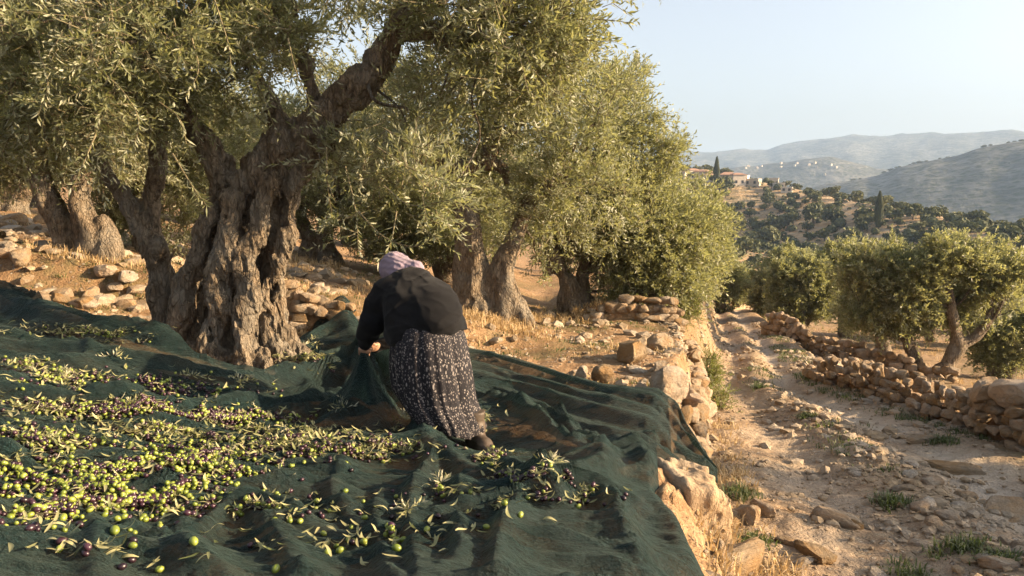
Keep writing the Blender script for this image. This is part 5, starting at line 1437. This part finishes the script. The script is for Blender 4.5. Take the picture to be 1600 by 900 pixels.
def build_net2():
    far = [(440, 552), (490, 520), (535, 496), (580, 515), (640, 540), (740, 548), (830, 572), (940, 602), (1060, 632), (1100, 680), (1137, 740)]
    nearb = [(440, 562), (500, 566), (575, 578), (620, 600), (680, 612), (740, 608), (800, 622), (870, 655), (930, 700), (1000, 716), (1100, 752)]
    fn = lambda x, y: near_h(x, y, False)+.05
    A = gp([a for a, _ in far], [b for _, b in far], fn=fn); B = gp([a for a, _ in nearb], [b for _, b in nearb], fn=fn)
    # the right end overhangs the edge: keep it near the terrace
    e = lambda y: float(edge_x(np.array([y]))[0])
    A[-3] = [e(7.0)+.02, 7.0, 0]; A[-2] = [e(6.2)+.20, 6.2, 0]; A[-1] = [e(5.5)+.42, 5.5, 0]
    B[-1] = [e(5.05)+.38, 5.1, 0]; B[-2] = [e(4.95)+.05, 5.0, 0]; B[-3] = [e(5.1)-.22, 5.1, 0]
    A = smooth_path(A[:, :2], 26); B = smooth_path(B[:, :2], 26)
    n2 = 64; t = np.linspace(0, 1, n2)
    XY = A[:, None]*(1-t)[None, :, None]+B[:, None]*t[None, :, None]
    X, Y = XY[..., 0], XY[..., 1]
    s = np.linspace(0, 1, len(A))[:, None]+0*X; Tt = t[None, :]+0*X
    z = base_s(np.minimum(X, edge_x(Y)-.45), Y)-.5*np.maximum(X-edge_x(Y)+.10, 0)
    wob = Tt+.06*noise2(s*6, Tt*1.5, 301)
    f = np.zeros_like(X)
    for (c, a_, w) in [(.10, .05, .06), (.30, .10, .07), (.50, .08, .06), (.72, .12, .08), (.93, .07, .05)]:
        f += a_*np.exp(-((wob-c)/w)**2)*(.75+.5*noise2(s*7, c*20, 302))
    f += .018*(1-np.abs(noise2(s*14, wob*14, 303)))**3+.008*noise2(s*40, Tt*20, 304)
    pk = g1(535, 560); 
    f += .27*np.exp(-((s-.2)/.055)**2)*np.exp(-((Tt-.15)/.5)**2)
    Z = z+.04+np.maximum(f, 0)*sstep(0, .06, s)+.02
    fall = sstep(.25, .5, X-edge_x(Y)); Z = Z-.05*fall
    Z = np.maximum(Z, np.where(s < .80, net_z(X, Y)*0+near_h(X, Y, True)+.03, near_h(X, Y, True)+.03))
    V = np.stack([X, Y, Z], -1).reshape(-1, 3); n1 = len(A)
    i = np.arange(n1-1)[:, None]*n2; j = np.arange(n2-1)[None, :]
    Q = np.stack([i+j, i+j+1, i+n2+j+1, i+n2+j], -1).reshape(-1, 4)
    o = link('harvest_net', mesh_np('harvest_net', V, [Q], True, [M_NET], uv=np.stack([X.ravel(), Y.ravel()], 1)*2))
    tag(o, 'second dark green net in long folds right of the woman, corner over the terrace edge', 'net')
build_net2()

# ------------------------------------------------------------------ olives and leaves on the net
def olive_mat(name, ca, cb):
    m, nt = new_mat(name); b = NB(nt)
    rnd = b.n('ShaderNodeObjectInfo').outputs['Random']
    at = b.n('ShaderNodeAttribute', attribute_name='tint').outputs['Fac']
    f = b.math('FRACT', b.math('ADD', rnd, b.math('MULTIPLY', at, 3.7)))
    col = b.mix(f, ca, cb)
    n = b.noise(b.n('ShaderNodeTexCoord').outputs['Object'], 30, 3)
    col = b.mix(b.ramp(n, [(.5, (0, 0, 0)), (.75, (.35, .35, .35))]), col, tuple(x*.5 for x in ca))
    b.out(b.n('ShaderNodeBsdfPrincipled', {'Base Color': col, 'Roughness': .33, 'Specular IOR Level': .5, 'Subsurface Weight': .08, 'Subsurface Radius': (.004, .004, .001)}).outputs[0]); return m
M_OG = olive_mat('green_olive', (.125, .165, .022), (.245, .285, .05)); M_OP = olive_mat('purple_olive', (.012, .006, .009), (.05, .02, .032))

def fruit_mesh(name, mat, sub=2):
    import bmesh
    bm = bmesh.new(); bmesh.ops.create_icosphere(bm, subdivisions=sub, radius=1)
    V = np.array([v.co[:] for v in bm.verts]); T = np.array([[v.index for v in f.verts] for f in bm.faces]); bm.free()
    V[:, 0] *= 1.32; V[:, 0] += np.where(V[:, 0] > 1.1, .05, 0)
    return V, T, mesh_np(name, V, [T], True, [mat])
fV, fT, ME_OG = fruit_mesh('olive', M_OG); _, _, ME_OP = fruit_mesh('olive', M_OP)
fV1, fT1, _ = fruit_mesh('olive_low', M_OG, 1)
def leaf_piece(name, seed):
    rng = np.random.RandomState(seed); n = 6
    s = np.linspace(0, 1, n); w = .105*np.sin(np.pi*np.clip(s*.93+.04, 0, 1))**.8; w[-1] = .004
    bend = rng.uniform(-.6, 1.0); V = []
    for i in range(n):
        c = np.array([s[i]-.5, .10*math.sin(s[i]*3+seed), bend*.35*(s[i]-.5)**2*4+.06*math.sin(seed+4*s[i])])
        V += [c+np.array([0, w[i], .25*w[i]]), c, c+np.array([0, -w[i], .25*w[i]])]
    Q = []
    for i in range(n-1):
        for k in (0, 1): Q.append((i*3+k, i*3+k+1, i*3+4+k, i*3+3+k))
    V = np.array(V); return V, np.array(Q), mesh_np(name, V, [np.array(Q)], True, [M_FALLEN], attrs={'tint': np.full(len(V), rng.rand())})
LEAFP = [leaf_piece('fallen_leaf', i) for i in range(8)]

def scatter_harvest():
    rng = np.random.RandomState(44)
    # photo ellipses: cx,cy,rx,ry, number of olives, share of green, number of leaves
    Z = [(140, 760, 210, 58, 1300, .56, 330), (300, 720, 170, 48, 850, .5, 330), (60, 690, 120, 40, 260, .4, 330), (60, 640, 110, 18, 40, .4, 200), (250, 672, 250, 22, 90, .4, 420), (470, 690, 190, 32, 330, .35, 620), (590, 695, 120, 26, 160, .25, 330),
         (200, 612, 200, 34, 900, .28, 330), (340, 632, 150, 22, 500, .3, 160), (90, 590, 90, 16, 160, .5, 150), (140, 516, 120, 12, 60, .5, 330), (40, 570, 60, 18, 60, .5, 110), (825, 735, 62, 17, 150, .2, 230), (770, 715, 40, 10, 40, .2, 80), (480, 557, 60, 11, 40, .4, 240), (900, 768, 80, 6, 26, .5, 50), (700, 765, 120, 8, 20, .5, 24),
         (430, 785, 160, 14, 40, .5, 70), (250, 800, 260, 20, 50, .5, 60), (610, 830, 60, 14, 20, .6, 24), (560, 850, 130, 26, 6, .6, 18), (150, 848, 200, 30, 10, .6, 34), (420, 850, 220, 40, 4, .7, 20), (800, 780, 200, 50, 8, .5, 30), (760, 660, 60, 30, 2, .5, 20), (640, 820, 260, 60, 8, .5, 36), (60, 800, 120, 26, 110, .5, 90)]
    ox, og, lx = [], [], []
    for (cx, cy, rx, ry, no, gs, nl) in Z:
        for cnt, kind in ((int(no*1.0), 0), (nl, 1)):
            a = rng.uniform(0, 6.28, cnt); r = np.abs(rng.normal(size=cnt)*.5)
            r = np.where(r > 1.25, rng.rand(cnt), r)
            px = cx+rx*r*np.cos(a); py = cy+ry*r*np.sin(a)
            for p in zip(px, py):
                if p[1] > 940 or p[0] < -60: continue
                if kind == 0: ox.append(p); og.append(rng.rand() < gs)
                else: lx.append(p)
    single = [(303, 851, True, 'single green olive lying alone at the bottom of the foreground net'), (180, 834, True, 'plump green olive at lower left beside a purple one'), (97, 851, False, 'single dark purple olive at lower left beside the plump green one'), (620, 861, True, 'single green olive at bottom centre between net folds'),
              (293, 805, False, 'dark purple olive on the fold above the lone green olive'), (385, 782, True, 'green olive perched on a fold right of the big olive pile'), (540, 770, True, 'small green olive caught in the fold left of centre')]
    ox = np.array([s[:2] for s in single]+ox); og = np.array([s[2] for s in single]+og); lx = np.array(lx)
    def place(p):
        qx, qy = [float(v[0]) for v in project(p)]
        return ('at the bottom edge of the net' if qy > 835 else 'in the thick olive heap at lower left' if qx < 380 and qy > 730 else 'in the mixed litter right of the olive heap' if qx < 620 and qy > 730 else 'in the litter by the boot' if qx > 620 and qy < 780
                else 'on the bare near folds right of centre' if qx > 620 else 'in the thin scatter towards the great trunk')+(', far left' if qx < 160 else '')
    nm = lambda x, y: net_z(x, y)
    pad = .0
    Wo = gp(ox[:, 0], ox[:, 1], fn=nm, far=14); Wl = gp(lx[:, 0], lx[:, 1], fn=nm, far=14)
    okz = (Wo[:, 1] < 10) & (Wo[:, 0] < edge_x(Wo[:, 1])+.05); okz &= np.hypot(Wo[:, 0]-HAND[0], Wo[:, 1]-HAND[1]) > .3
    okl = (Wl[:, 1] < 10) & (Wl[:, 0] < edge_x(Wl[:, 1])+.05) & (np.hypot(Wl[:, 0]-HAND[0], Wl[:, 1]-HAND[1]) > .3)
    okz[:len(single)] = True
    # drift a little downhill so that they lie along folds
    def settle(W, amt):
        e = .03
        for _ in range(3):
            gx = (net_z(W[:, 0]+e, W[:, 1])-net_z(W[:, 0]-e, W[:, 1]))/(2*e); gy = (net_z(W[:, 0], W[:, 1]+e)-net_z(W[:, 0], W[:, 1]-e))/(2*e)
            W[:, 0] -= np.clip(gx, -1, 1)*amt; W[:, 1] -= np.clip(gy, -1, 1)*amt
        W[:, 2] = net_z(W[:, 0], W[:, 1]); return W
    ns = len(single); S0 = Wo[:ns].copy()
    Wo = settle(Wo, .022); Wo[:ns] = S0; Wo[:ns, 2] = net_z(S0[:, 0], S0[:, 1])
    Wl = settle(Wl, .016)
    so = rng.uniform(.0095, .0135, len(Wo)); so[:ns] = [.0145, .0155, .0145, .0145, .014, .014, .013]
    # pile up: later olives in dense spots sit a little higher
    cell = {}; lift = np.zeros(len(Wo))
    for i in range(len(Wo)):
        if not okz[i]: continue
        k = (int(Wo[i, 0]/.03), int(Wo[i, 1]/.03)); c = cell.get(k, 0); lift[i] = min(c, 3)*.014; cell[k] = c+1
    z = Wo[:, 2]+so*.85+lift
    d = np.hypot(Wo[:, 0], Wo[:, 1])
    order = np.argsort(-(so/d)*okz); order = np.concatenate([np.arange(ns), order[order >= ns]])[:okz.sum()]
    ind, rest = order[:300], order[300:]
    for i in ind:
        o = link('olive', ME_OG if og[i] else ME_OP, None, (Wo[i, 0], Wo[i, 1], z[i]), tuple(rng.uniform(-.5, .5, 2))+(rng.uniform(0, 6.28),), (so[i],)*3)
        if i < ns: tag(o, single[i][3], 'olive', 'olives fallen on the net')
        else:
            lab = ('yellow green olive ' if og[i] else 'dark purple olive ')+place(Wo[i])
            tag(o, lab, 'olive', lab.replace('olive', 'olives', 1))
    for colr, mat, nm_ in ((True, M_OG, 'green'), (False, M_OP, 'purple')):
        k = rest[og[rest] == colr]; n = len(k)
        a = rng.uniform(0, 6.28, n); b_ = rng.uniform(-.5, .5, n)
        ca, sa, cb, sb = np.cos(a)[:, None], np.sin(a)[:, None], np.cos(b_)[:, None], np.sin(b_)[:, None]
        v = fV1[None]*so[k][:, None, None]
        x1 = v[..., 0]*cb-v[..., 2]*sb; z1 = v[..., 0]*sb+v[..., 2]*cb
        V = np.stack([x1*ca-v[..., 1]*sa, x1*sa+v[..., 1]*ca, z1], -1)+np.stack([Wo[k, 0], Wo[k, 1], z[k]], 1)[:, None]
        T = (fT1[None]+np.arange(n)[:, None, None]*len(fV1)).reshape(-1, 3)
        tag(link('olive_heap', mesh_np('olive_heap', V.reshape(-1, 3), [T], True, [mat], attrs={'tint': np.repeat(rng.rand(n), len(fV1))})), 'mass of small %s olives heaped along the folds of the net' % nm_, 'olives', kind='stuff')
    # leaves
    sl = rng.uniform(.045, .085, len(Wl)); dl = np.hypot(Wl[:, 0], Wl[:, 1])
    order = np.argsort(-(sl/dl)*okl)[:okl.sum()]
    ind, rest = order[:300], order[300:]
    rot = lambda: (rng.uniform(-.45, .45), rng.uniform(-.45, .45), rng.uniform(0, 6.28))
    cover = {}
    for i in ind:
        s = sl[i]*.9
        o = link('fallen_leaf', LEAFP[rng.randint(8)][2], None, (Wl[i, 0], Wl[i, 1], Wl[i, 2]+.012+rng.uniform(0, .012)), rot(), (s, s, s))
        lab = 'dry olive leaf '+place(Wl[i]); tag(o, lab, 'leaf', lab.replace('leaf', 'leaves', 1))
    V = []; Q = []; tn = []; n = 0
    for i in rest:
        v, q, _ = LEAFP[rng.randint(8)]
        M = np.array(Euler(rot()).to_matrix())
        V.append((v*sl[i])@M.T+np.array([Wl[i, 0], Wl[i, 1], Wl[i, 2]+.012+rng.uniform(0, .035)])); Q.append(q+n); n += len(v); tn.append(np.full(len(v), rng.rand()))
    # leaf litter piles get many more
    tag(link('leaf_litter', mesh_np('leaf_litter', np.concatenate(V), [np.concatenate(Q)], True, [M_FALLEN], attrs={'tint': np.concatenate(tn)})), 'litter of fallen olive leaves lying on the nets', 'leaves', kind='stuff')
    # cut sprigs
    for (px, py, s, lb) in [(625, 655, .2, 'upright at the foot of the lifted net'), (375, 600, .13, 'on the dark hollow of net before the great trunk'), (205, 640, .12, 'on the ridge of net left of centre'), (430, 690, .14, 'in the leaf litter left of the woman'), (250, 690, .14, 'above the thick olive heap'), (330, 720, .12, 'at the right end of the olive heap'), (860, 725, .08, 'in the pile right of the boot'),
                         (480, 540, .16, 'in the grass between trunk and hand'), (640, 800, .08, 'on bare net at bottom centre'), (690, 760, .07, 'below the boot on a fold'), (100, 600, .14, 'far left under the dark net roll'), (300, 590, .12, 'in the dark olives before the great trunk'), (540, 640, .13, 'just below the lifted net'), (180, 560, .12, 'on the dark net roll left of the trunk')]:
        c = gp(px, py, fn=nm, far=14)[0]
        n = 6; D = unit(np.stack([rng.normal(size=n), rng.normal(size=n), np.abs(rng.normal(size=n))*.5+.1], 1))
        P = np.tile([0, 0, .015], (n, 1))
        Vv, Tt, tt = leaves_np(P, D, np.full(n, s), 9, .045, .009, rng, .3)
        o = link('olive_sprig', mesh_np('olive_sprig', Vv, [Tt], False, [M_FALLEN], attrs={'tint': tt}), None, tuple(c)); tag(o, 'cut olive sprig with pale leaves, '+lb, 'olive sprig', 'cut olive sprigs on the net')
scatter_harvest()

# ------------------------------------------------------------------ the bent woman
def woman():
    gz = .02
    foot = np.array([-.245, 5.26, 0]); foot[2] = H(foot[0], foot[1])+.02
    W = lambda px, py, Y: pt(px, py, Y)
    root = empty('person', tuple(foot)); tag(root, 'woman in black sweater, mauve headscarf and dark flowered skirt bending to lift the net', 'person')
    O = foot
    J = {}
    def j(n, px, py, Y): J[n] = W(px, py, Y)-O
    j('hipR', 697, 530, 5.40); j('hipL', 645, 535, 5.48); j('kneeR', 716, 612, 5.32); j('kneeL', 650, 615, 5.60)
    J['ankR'] = np.array([.0, .03, .10]); J['toeR'] = np.array([.085, -.075, .03])
    aL = np.array([-.68, 5.72]); J['ankL'] = np.array([aL[0]-O[0], aL[1]-O[1], H(*aL)+.10-O[2]]); J['toeL'] = J['ankL']+np.array([-.05, .15, -.07])
    j('pel', 669, 516, 5.45); j('mid', 664, 478, 5.56); j('chest', 648, 448, 5.70); j('shR', 672, 456, 5.76); j('shL', 602, 458, 5.68); j('neck', 624, 428, 5.86); j('head', 617, 424, 5.96)
    j('elL', 581, 505, 5.62); j('wrL', 570, 537, 5.70); j('elR', 652, 520, 5.98); j('wrR', 590, 540, 5.93)
    allp = np.array(list(J.values()))
    h = .0065
    f = Field(allp.min(0)-np.array([.32, .32, .16]), allp.max(0)+.2, h)
    for s in 'LR':
        f.chain([J['hip'+s], J['knee'+s], J['ank'+s]], [.095, .06, .04], .03)
        f.cap(J['ank'+s]+[0, 0, -.05], J['toe'+s], .038, .026, .03)
        f.chain([J['sh'+s], J['el'+s], J['wr'+s]], [.052, .04, .026], .03)
    f.cap(J['hipL'], J['hipR'], .11, .11, .05); f.cap(J['pel'], J['mid'], .13, .12, .05); f.cap(J['mid'], J['chest'], .12, .10, .05); f.cap(J['shL'], J['shR'], .06, .055, .04)
    f.cap(J['chest'], J['neck'], .07, .05, .05); f.cap(J['neck'], J['head'], .055, .05, .03)
    hd = J['head']
    fw = unit(np.array([-.35, .75, -.55])); up = unit(np.cross(np.cross(fw, [0, 0, 1.]), fw)); rt = np.cross(fw, up)
    f.cap(hd-fw*.01+up*.02, hd+fw*.01+up*.02, .082, .085, .03); f.cap(hd+fw*.03-up*.01, hd+fw*.045-up*.075, .062, .04, .03)
    f.cap(hd+fw*.095+up*.0, hd+fw*.112-up*.025, .010, .014, .012)            # nose
    f.cap(hd+fw*.088-rt*.018-up*.05, hd+fw*.088+rt*.018-up*.05, .009, .009, .008)   # lips
    for e in (-1, 1):
        f.cap(hd+fw*.083+rt*e*.031+up*.018, hd+fw*.083+rt*e*.033+up*.018, .013, .013, .006)
        f.cap(hd+rt*e*.085-up*.005, hd+rt*e*.085+up*.02, .014, .016, .01)
        f.cap(hd+fw*.082+rt*e*.015+up*.037, hd+fw*.078+rt*e*.048+up*.036, .007, .006, .01)
    # hands closed on the cloth
    for s, to in (('L', HAND-O+np.array([0, 0, .005])), ('R', HAND-O+np.array([.05, .13, .0]))):
        w = J['wr'+s]; d = unit(to-w); sd = unit(np.cross(d, [0, 1, .2])); nr = np.cross(sd, d)
        palm = w+d*.05
        f.cap(w, palm, .026, .028, .02); f.cap(palm-sd*.024, palm+sd*.024+d*.01, .019, .019, .02)
        for k in range(4):
            b = palm+d*.028+sd*(.030-.020*k); Ls = [.033, .038, .035, .028][k]
            m1 = b+d*Ls*.8+nr*.012; m2 = m1+d*Ls*.25+nr*Ls*.75; m3 = m2-d*Ls*.6+nr*.006
            f.chain([b-d*.012, b+nr*.004, m1, m2, m3], [.0105, .0105, .0098, .009, .008], .006)
        tb = palm-d*.02+sd*.03; f.chain([tb, tb+sd*.018+d*.02+nr*.015, tb+sd*.006+d*.045+nr*.032, tb-sd*.012+d*.055+nr*.038], [.014, .0125, .011, .009], .008)
    V, Q = f.mesh()
    m, nt = new_mat('skin'); b = NB(nt)
    b.out(b.n('ShaderNodeBsdfPrincipled', {'Base Color': b.ramp(b.noise(None, 8, 3), [(.3, (.30, .165, .105)), (.7, (.42, .25, .165))]), 'Roughness': .55, 'Subsurface Weight': .1, 'Subsurface Radius': (.01, .004, .002)}).outputs[0])
    link('body', mesh_np('body', V, [Q], True, [m]), root)
    # sweater
    f = Field(allp.min(0)-np.array([.35, .35, -.2]), allp.max(0)+.25, .009)
    C = lambda a, b_, t: J[a]*(1-t)+J[b_]*t
    f.cap(W(650, 524, 5.46)-O, W(682, 512, 5.42)-O, .20, .195, .08)
    f.cap(W(644, 494, 5.52)-O, W(679, 488, 5.48)-O, .185, .178, .08)
    f.cap(W(634, 472, 5.60)-O, W(672, 468, 5.58)-O, .16, .155, .08)
    f.cap(W(622, 458, 5.68)-O, W(662, 456, 5.70)-O, .13, .128, .08)
    f.cap(J['chest'], J['neck']-up*.02, .13, .075, .06)
    f.chain([J['shL']+[.02, 0, 0], C('shL', 'elL', .5), J['elL'], C('elL', 'wrL', .6), J['wrL']+(J['wrL']-J['elL'])*.02], [.105, .088, .072, .06, .046], .05)
    f.chain([J['shR'], J['elR'], J['wrR']], [.085, .065, .045], .05)
    # hem: cut by a plane low on the hips, open collar
    hemc = W(670, 524, 5.43)-O; hemn = unit(np.array([-.10, -.10, 1.0])); hemn = unit(W(664, 450, 5.62)-O-hemc)*.0+unit(np.array([-.26, .0, 1.0]))
    X, Y, Z = f.grid()
    arm = np.minimum.reduce([np.sqrt((X-p[0])**2+(Y-p[1])**2+(Z-p[2])**2) for p in (J['elL'], C('elL', 'wrL', .5), J['wrL'], J['elR'], C('elR', 'wrR', .5), J['wrR'], C('shL', 'elL', .75))])-.13
    hem = -((X-hemc[0])*hemn[0]+(Y-hemc[1])*hemn[1]+(Z-hemc[2])*hemn[2])+.012*np.sin(X*21+1)+.008*np.sin(X*47)
    cut = np.minimum(hem, arm)
    f.d = np.maximum(f.d, cut.astype(np.float32))
    # folds: drag from the armpit, creases at elbow and waist
    f.add_noise(lambda x, y, z: .010*fbm3(x*7, y*7, z*11, 2, 5)-.012*(1-np.abs(noise3(x*4+z*3, y*4, z*9-x*5, 7)))**4-.006*(1-np.abs(noise3(x*12, y*8, z*22+x*8, 9)))**3, .1)
    V, Q = f.mesh()
    m, nt = new_mat('black_knit'); b = NB(nt); co = b.n('ShaderNodeTexCoord').outputs['Object']
    k = b.n('ShaderNodeTexWave', {'Vector': co, 'Scale': 70.0, 'Distortion': 1.5, 'Detail': 2.0}, bands_direction='Z').outputs['Fac']
    b.out(b.n('ShaderNodeBsdfPrincipled', {'Base Color': b.ramp(b.noise(co, 6, 4), [(.3, (.004, .004, .0045)), (.7, (.007, .0068, .0075))]), 'Roughness': .9, 'Specular IOR Level': .15, 'Sheen Weight': .05, 'Sheen Roughness': .5, 'Normal': b.bump(k, .25, .003, b.bump(b.noise(co, 160, 2), .3, .002))}).outputs[0])
    link('sweater', mesh_np('sweater', V, [Q], True, [m]), root)
    # skirt: gathered cloth hung from the waist
    rings = [(671, 486, 5.46, .17, .16), (671, 506, 5.44, .215, .20), (671, 520, 5.43, .245, .225), (672, 545, 5.41, .265, .24), (675, 580, 5.39, .28, .25), (680, 615, 5.375, .282, .255), (690, 638, 5.36, .272, .26), (698, 655, 5.35, .26, .255), (701, 664, 5.345, .25, .25)]
    n = 220; m_ = 70
    K = np.array([[*(W(r[0], r[1], r[2])-O), r[3], r[4]] for r in rings])
    kk = smooth_path(K, 10); kk = kk[np.linspace(0, len(kk)-1, m_).astype(int)]
    a = np.arange(n)*2*np.pi/n
    Vs = []; uv = []
    for i in range(m_):
        t = i/(m_-1)
        pl = 0
        for (fr, ph, am) in [(13, .4, .5), (21, 1.7, .35), (7, 2.2, .6), (34, .3, .2)]:
            pl = pl+am*np.cos(a*fr+ph+.5*math.sin(3*t+fr)+.3*np.sin(2*a))
        wave = 1+(.02+.085*t)*pl*.6+.03*noise2(a*3, t*4, 3)*t
        ci = kk[i]
        x = ci[0]+ci[3]*wave*np.cos(a); y = ci[1]+ci[4]*wave*np.sin(a)
        z = ci[2]+t*(.03*np.cos(a-2.7)+.012*np.cos(a*5+1))+(.05*t*np.clip(-np.cos(a), 0, 1))
        Vs.append(np.stack([x, y, z], 1)); uv.append(np.stack([a/(2*np.pi)*1.75, np.full(n, t*.78)], 1))
    V = np.concatenate(Vs); i = np.arange(m_-1)[:, None]*n; jx = np.arange(n)[None]; k2 = (jx+1) % n
    Q = np.stack([i+jx, i+n+jx, i+n+k2, i+k2], -1).reshape(-1, 4)
    m, nt = new_mat('flowered_cloth'); b = NB(nt); uvn = b.n('ShaderNodeUVMap').outputs[0]
    dist = b.n('ShaderNodeTexNoise', {'Vector': uvn, 'Scale': 30.0, 'Detail': 2.0}).outputs['Color']
    uvd = b.n('ShaderNodeVectorMath', {0: uvn, 1: b.n('ShaderNodeVectorMath', {0: dist, 'Scale': .018}, operation='SCALE').outputs[0]}, operation='ADD').outputs[0]
    v = b.n('ShaderNodeTexVoronoi', {'Vector': uvd, 'Scale': 62.0, 'Randomness': .9})
    v2 = b.n('ShaderNodeTexVoronoi', {'Vector': uvd, 'Scale': 120.0, 'Randomness': 1.0})
    dots = b.ramp(v.outputs['Distance'], [(.24, (1, 1, 1)), (.36, (0, 0, 0))])
    dots2 = b.ramp(v2.outputs['Distance'], [(.16, (1, 1, 1)), (.25, (0, 0, 0))])
    fl = b.mix(v.outputs['Color'], (.12, .105, .10), (.24, .215, .20))
    ground_c = b.ramp(b.noise(uvn, 3, 3), [(.3, (.006, .0055, .008)), (.7, (.011, .010, .013))])
    col = b.mix(b.math('MULTIPLY', dots2, .55), ground_c, (.14, .12, .115)); col = b.mix(dots, col, fl)
    b.out(b.n('ShaderNodeBsdfPrincipled', {'Base Color': col, 'Roughness': .75, 'Specular IOR Level': .2, 'Sheen Weight': .03, 'Normal': b.bump(b.noise(uvn, 300, 2), .2, .001)}).outputs[0])
    so = link('skirt', mesh_np('skirt', V, [Q], True, [m], uv=np.concatenate(uv)), root)
    md = so.modifiers.new('thickness', 'SOLIDIFY'); md.thickness = .004; md.offset = -1
    # headscarf
    f = Field(hd-.28, hd+.26, .0065)
    f.cap(hd-fw*.02+up*.02, hd+fw*.0+up*.025, .112, .108, .04)
    f.cap(hd-fw*.05+up*.0, J['neck']-np.array([-.02, .03, .0]), .10, .105, .05)
    f.cap(hd-fw*.03-up*.02, hd+fw*.03-up*.10, .095, .06, .05)
    f.cap(hd-fw*.06-up*.02, W(650, 424, 5.76)-O, .09, .055, .05)
    f.cap(W(634, 420, 5.85)-O, W(652, 415, 5.78)-O, .05, .03, .04)
    X, Y, Z = f.grid()
    face = (((X-hd[0]-fw[0]*.12)*rt[0]+(Y-hd[1]-fw[1]*.12)*rt[1]+(Z-hd[2]-fw[2]*.12)*rt[2])/.065)**2+(((X-hd[0])*up[0]+(Y-hd[1])*up[1]+(Z-hd[2])*up[2]+.01)/.085)**2
    fr = ((X-hd[0])*fw[0]+(Y-hd[1])*fw[1]+(Z-hd[2])*fw[2])-.035
    f.d = np.maximum(f.d, (-np.maximum((np.sqrt(face)-1)*.06, -fr)).astype(np.float32))
    f.add_noise(lambda x, y, z: -.007*(1-np.abs(noise3(x*9+z*10, y*9, z*16-x*9, 17)))**3-.004*(1-np.abs(noise3(x*26+z*14, y*20, z*34-x*22, 18)))**3+.004*noise3(x*14, y*14, z*14, 19), .06)
    V, Q = f.mesh()
    m, nt = new_mat('mauve_cloth'); b = NB(nt); co = b.n('ShaderNodeTexCoord').outputs['Object']
    st = b.n('ShaderNodeTexWave', {'Vector': co, 'Scale': 9.0, 'Distortion': 3.0, 'Detail': 1.5}, bands_direction='DIAGONAL').outputs['Fac']
    b.out(b.n('ShaderNodeBsdfPrincipled', {'Base Color': b.mix(b.math('MULTIPLY', st, .55), (.215, .165, .21), (.14, .105, .135)), 'Roughness': .8, 'Sheen Weight': .1, 'Normal': b.bump(b.noise(co, 220, 2), .25, .002, b.bump(st, .4, .01))}).outputs[0])
    link('headscarf', mesh_np('headscarf', V, [Q], True, [m]), root)
    # boots
    m, nt = new_mat('worn_leather'); b = NB(nt); co = b.n('ShaderNodeTexCoord').outputs['Object']
    b.out(b.n('ShaderNodeBsdfPrincipled', {'Base Color': b.ramp(b.noise(co, 14, 5, .7), [(.3, (.035, .024, .014)), (.7, (.085, .060, .038))]), 'Roughness': .6, 'Normal': b.bump(b.noise(co, 50, 4), .5, .004)}).outputs[0])
    m2 = plain_mat('boot_sole', (.10, .08, .06))
    for s in 'RL':
        an, to = J['ank'+s], J['toe'+s]; d = unit((to-an)*[1, 1, 0]); sdv = np.array([-d[1], d[0], 0])
        g = min(0.0, 0)+(H(O[0]+an[0], O[1]+an[1])-O[2]) if s == 'L' else 0
        fl = np.array([an[0], an[1], g])
        f = Field(fl-[.24, .24, .03], fl+[.24, .24, .30], .007)
        f.chain([fl+[0, 0, .27]-d*.02, fl+[0, 0, .15]-d*.01, fl+[0, 0, .075]-d*.015], [.07, .06, .055], .03)
        f.cap(fl+[0, 0, .06]-d*.03, fl+[0, 0, .05]+d*.09, .05, .05, .03); f.cap(fl+d*.09+[0, 0, .045], fl+d*.145+[0, 0, .035], .05, .042, .03)
        f.cap(fl+d*.03+[0, 0, .10], fl+d*.10+[0, 0, .06], .038, .035, .03)
        X, Y, Z = f.grid(); f.d = np.maximum(f.d, np.maximum(-(Z-fl[2]-.016), Z-fl[2]-.27)+0*f.d)
        f.add_noise(lambda x, y, z: -.006*(1-np.abs(noise3(x*6, y*6, z*34, 4)))**3+.003*noise3(x*20, y*20, z*20, 5), .05)
        V, Q = f.mesh(); bo = link('boot', mesh_np('boot', V, [Q], True, [m]), root)
        f = Field(fl-[.24, .24, .03], fl+[.24, .24, .05], .007)
        f.cap(fl+[0, 0, .01]-d*.03, fl+[0, 0, .01]+d*.09, .05, .05, .03); f.cap(fl+d*.09+[0, 0, .01], fl+d*.148+[0, 0, .01], .05, .038, .03)
        X, Y, Z = f.grid(); f.d = np.maximum(f.d, np.maximum(Z-fl[2]-.02, -(Z-fl[2]+.004))+0*f.d)
        V, Q = f.mesh(); link('sole', mesh_np('sole', V, [Q], True, [m2]), bo)
woman()

# ------------------------------------------------------------------ air
def haze():
    m, nt = new_mat('haze'); 
    v = nt.nodes.new('ShaderNodeVolumePrincipled'); v.inputs['Color'].default_value = (.50, .70, 1.0, 1); v.inputs['Density'].default_value = .00015; v.inputs['Anisotropy'].default_value = 0
    o = nt.nodes.new('ShaderNodeOutputMaterial'); nt.links.new(v.outputs[0], o.inputs['Volume'])
    mb = MB(); mb.box((-5900, -5900, ZMIN-1), (5900, 5900, ZMAX+15))
    tag(link('haze', mb.mesh('haze', [m], False)), kind='stuff')
ZMIN = min((v.co.z for o in bpy.data.objects if o.get('kind') == 'structure' for v in o.data.vertices))
ZMAX = max((v.co.z for o in bpy.data.objects if o.get('kind') == 'structure' for v in o.data.vertices))
haze()
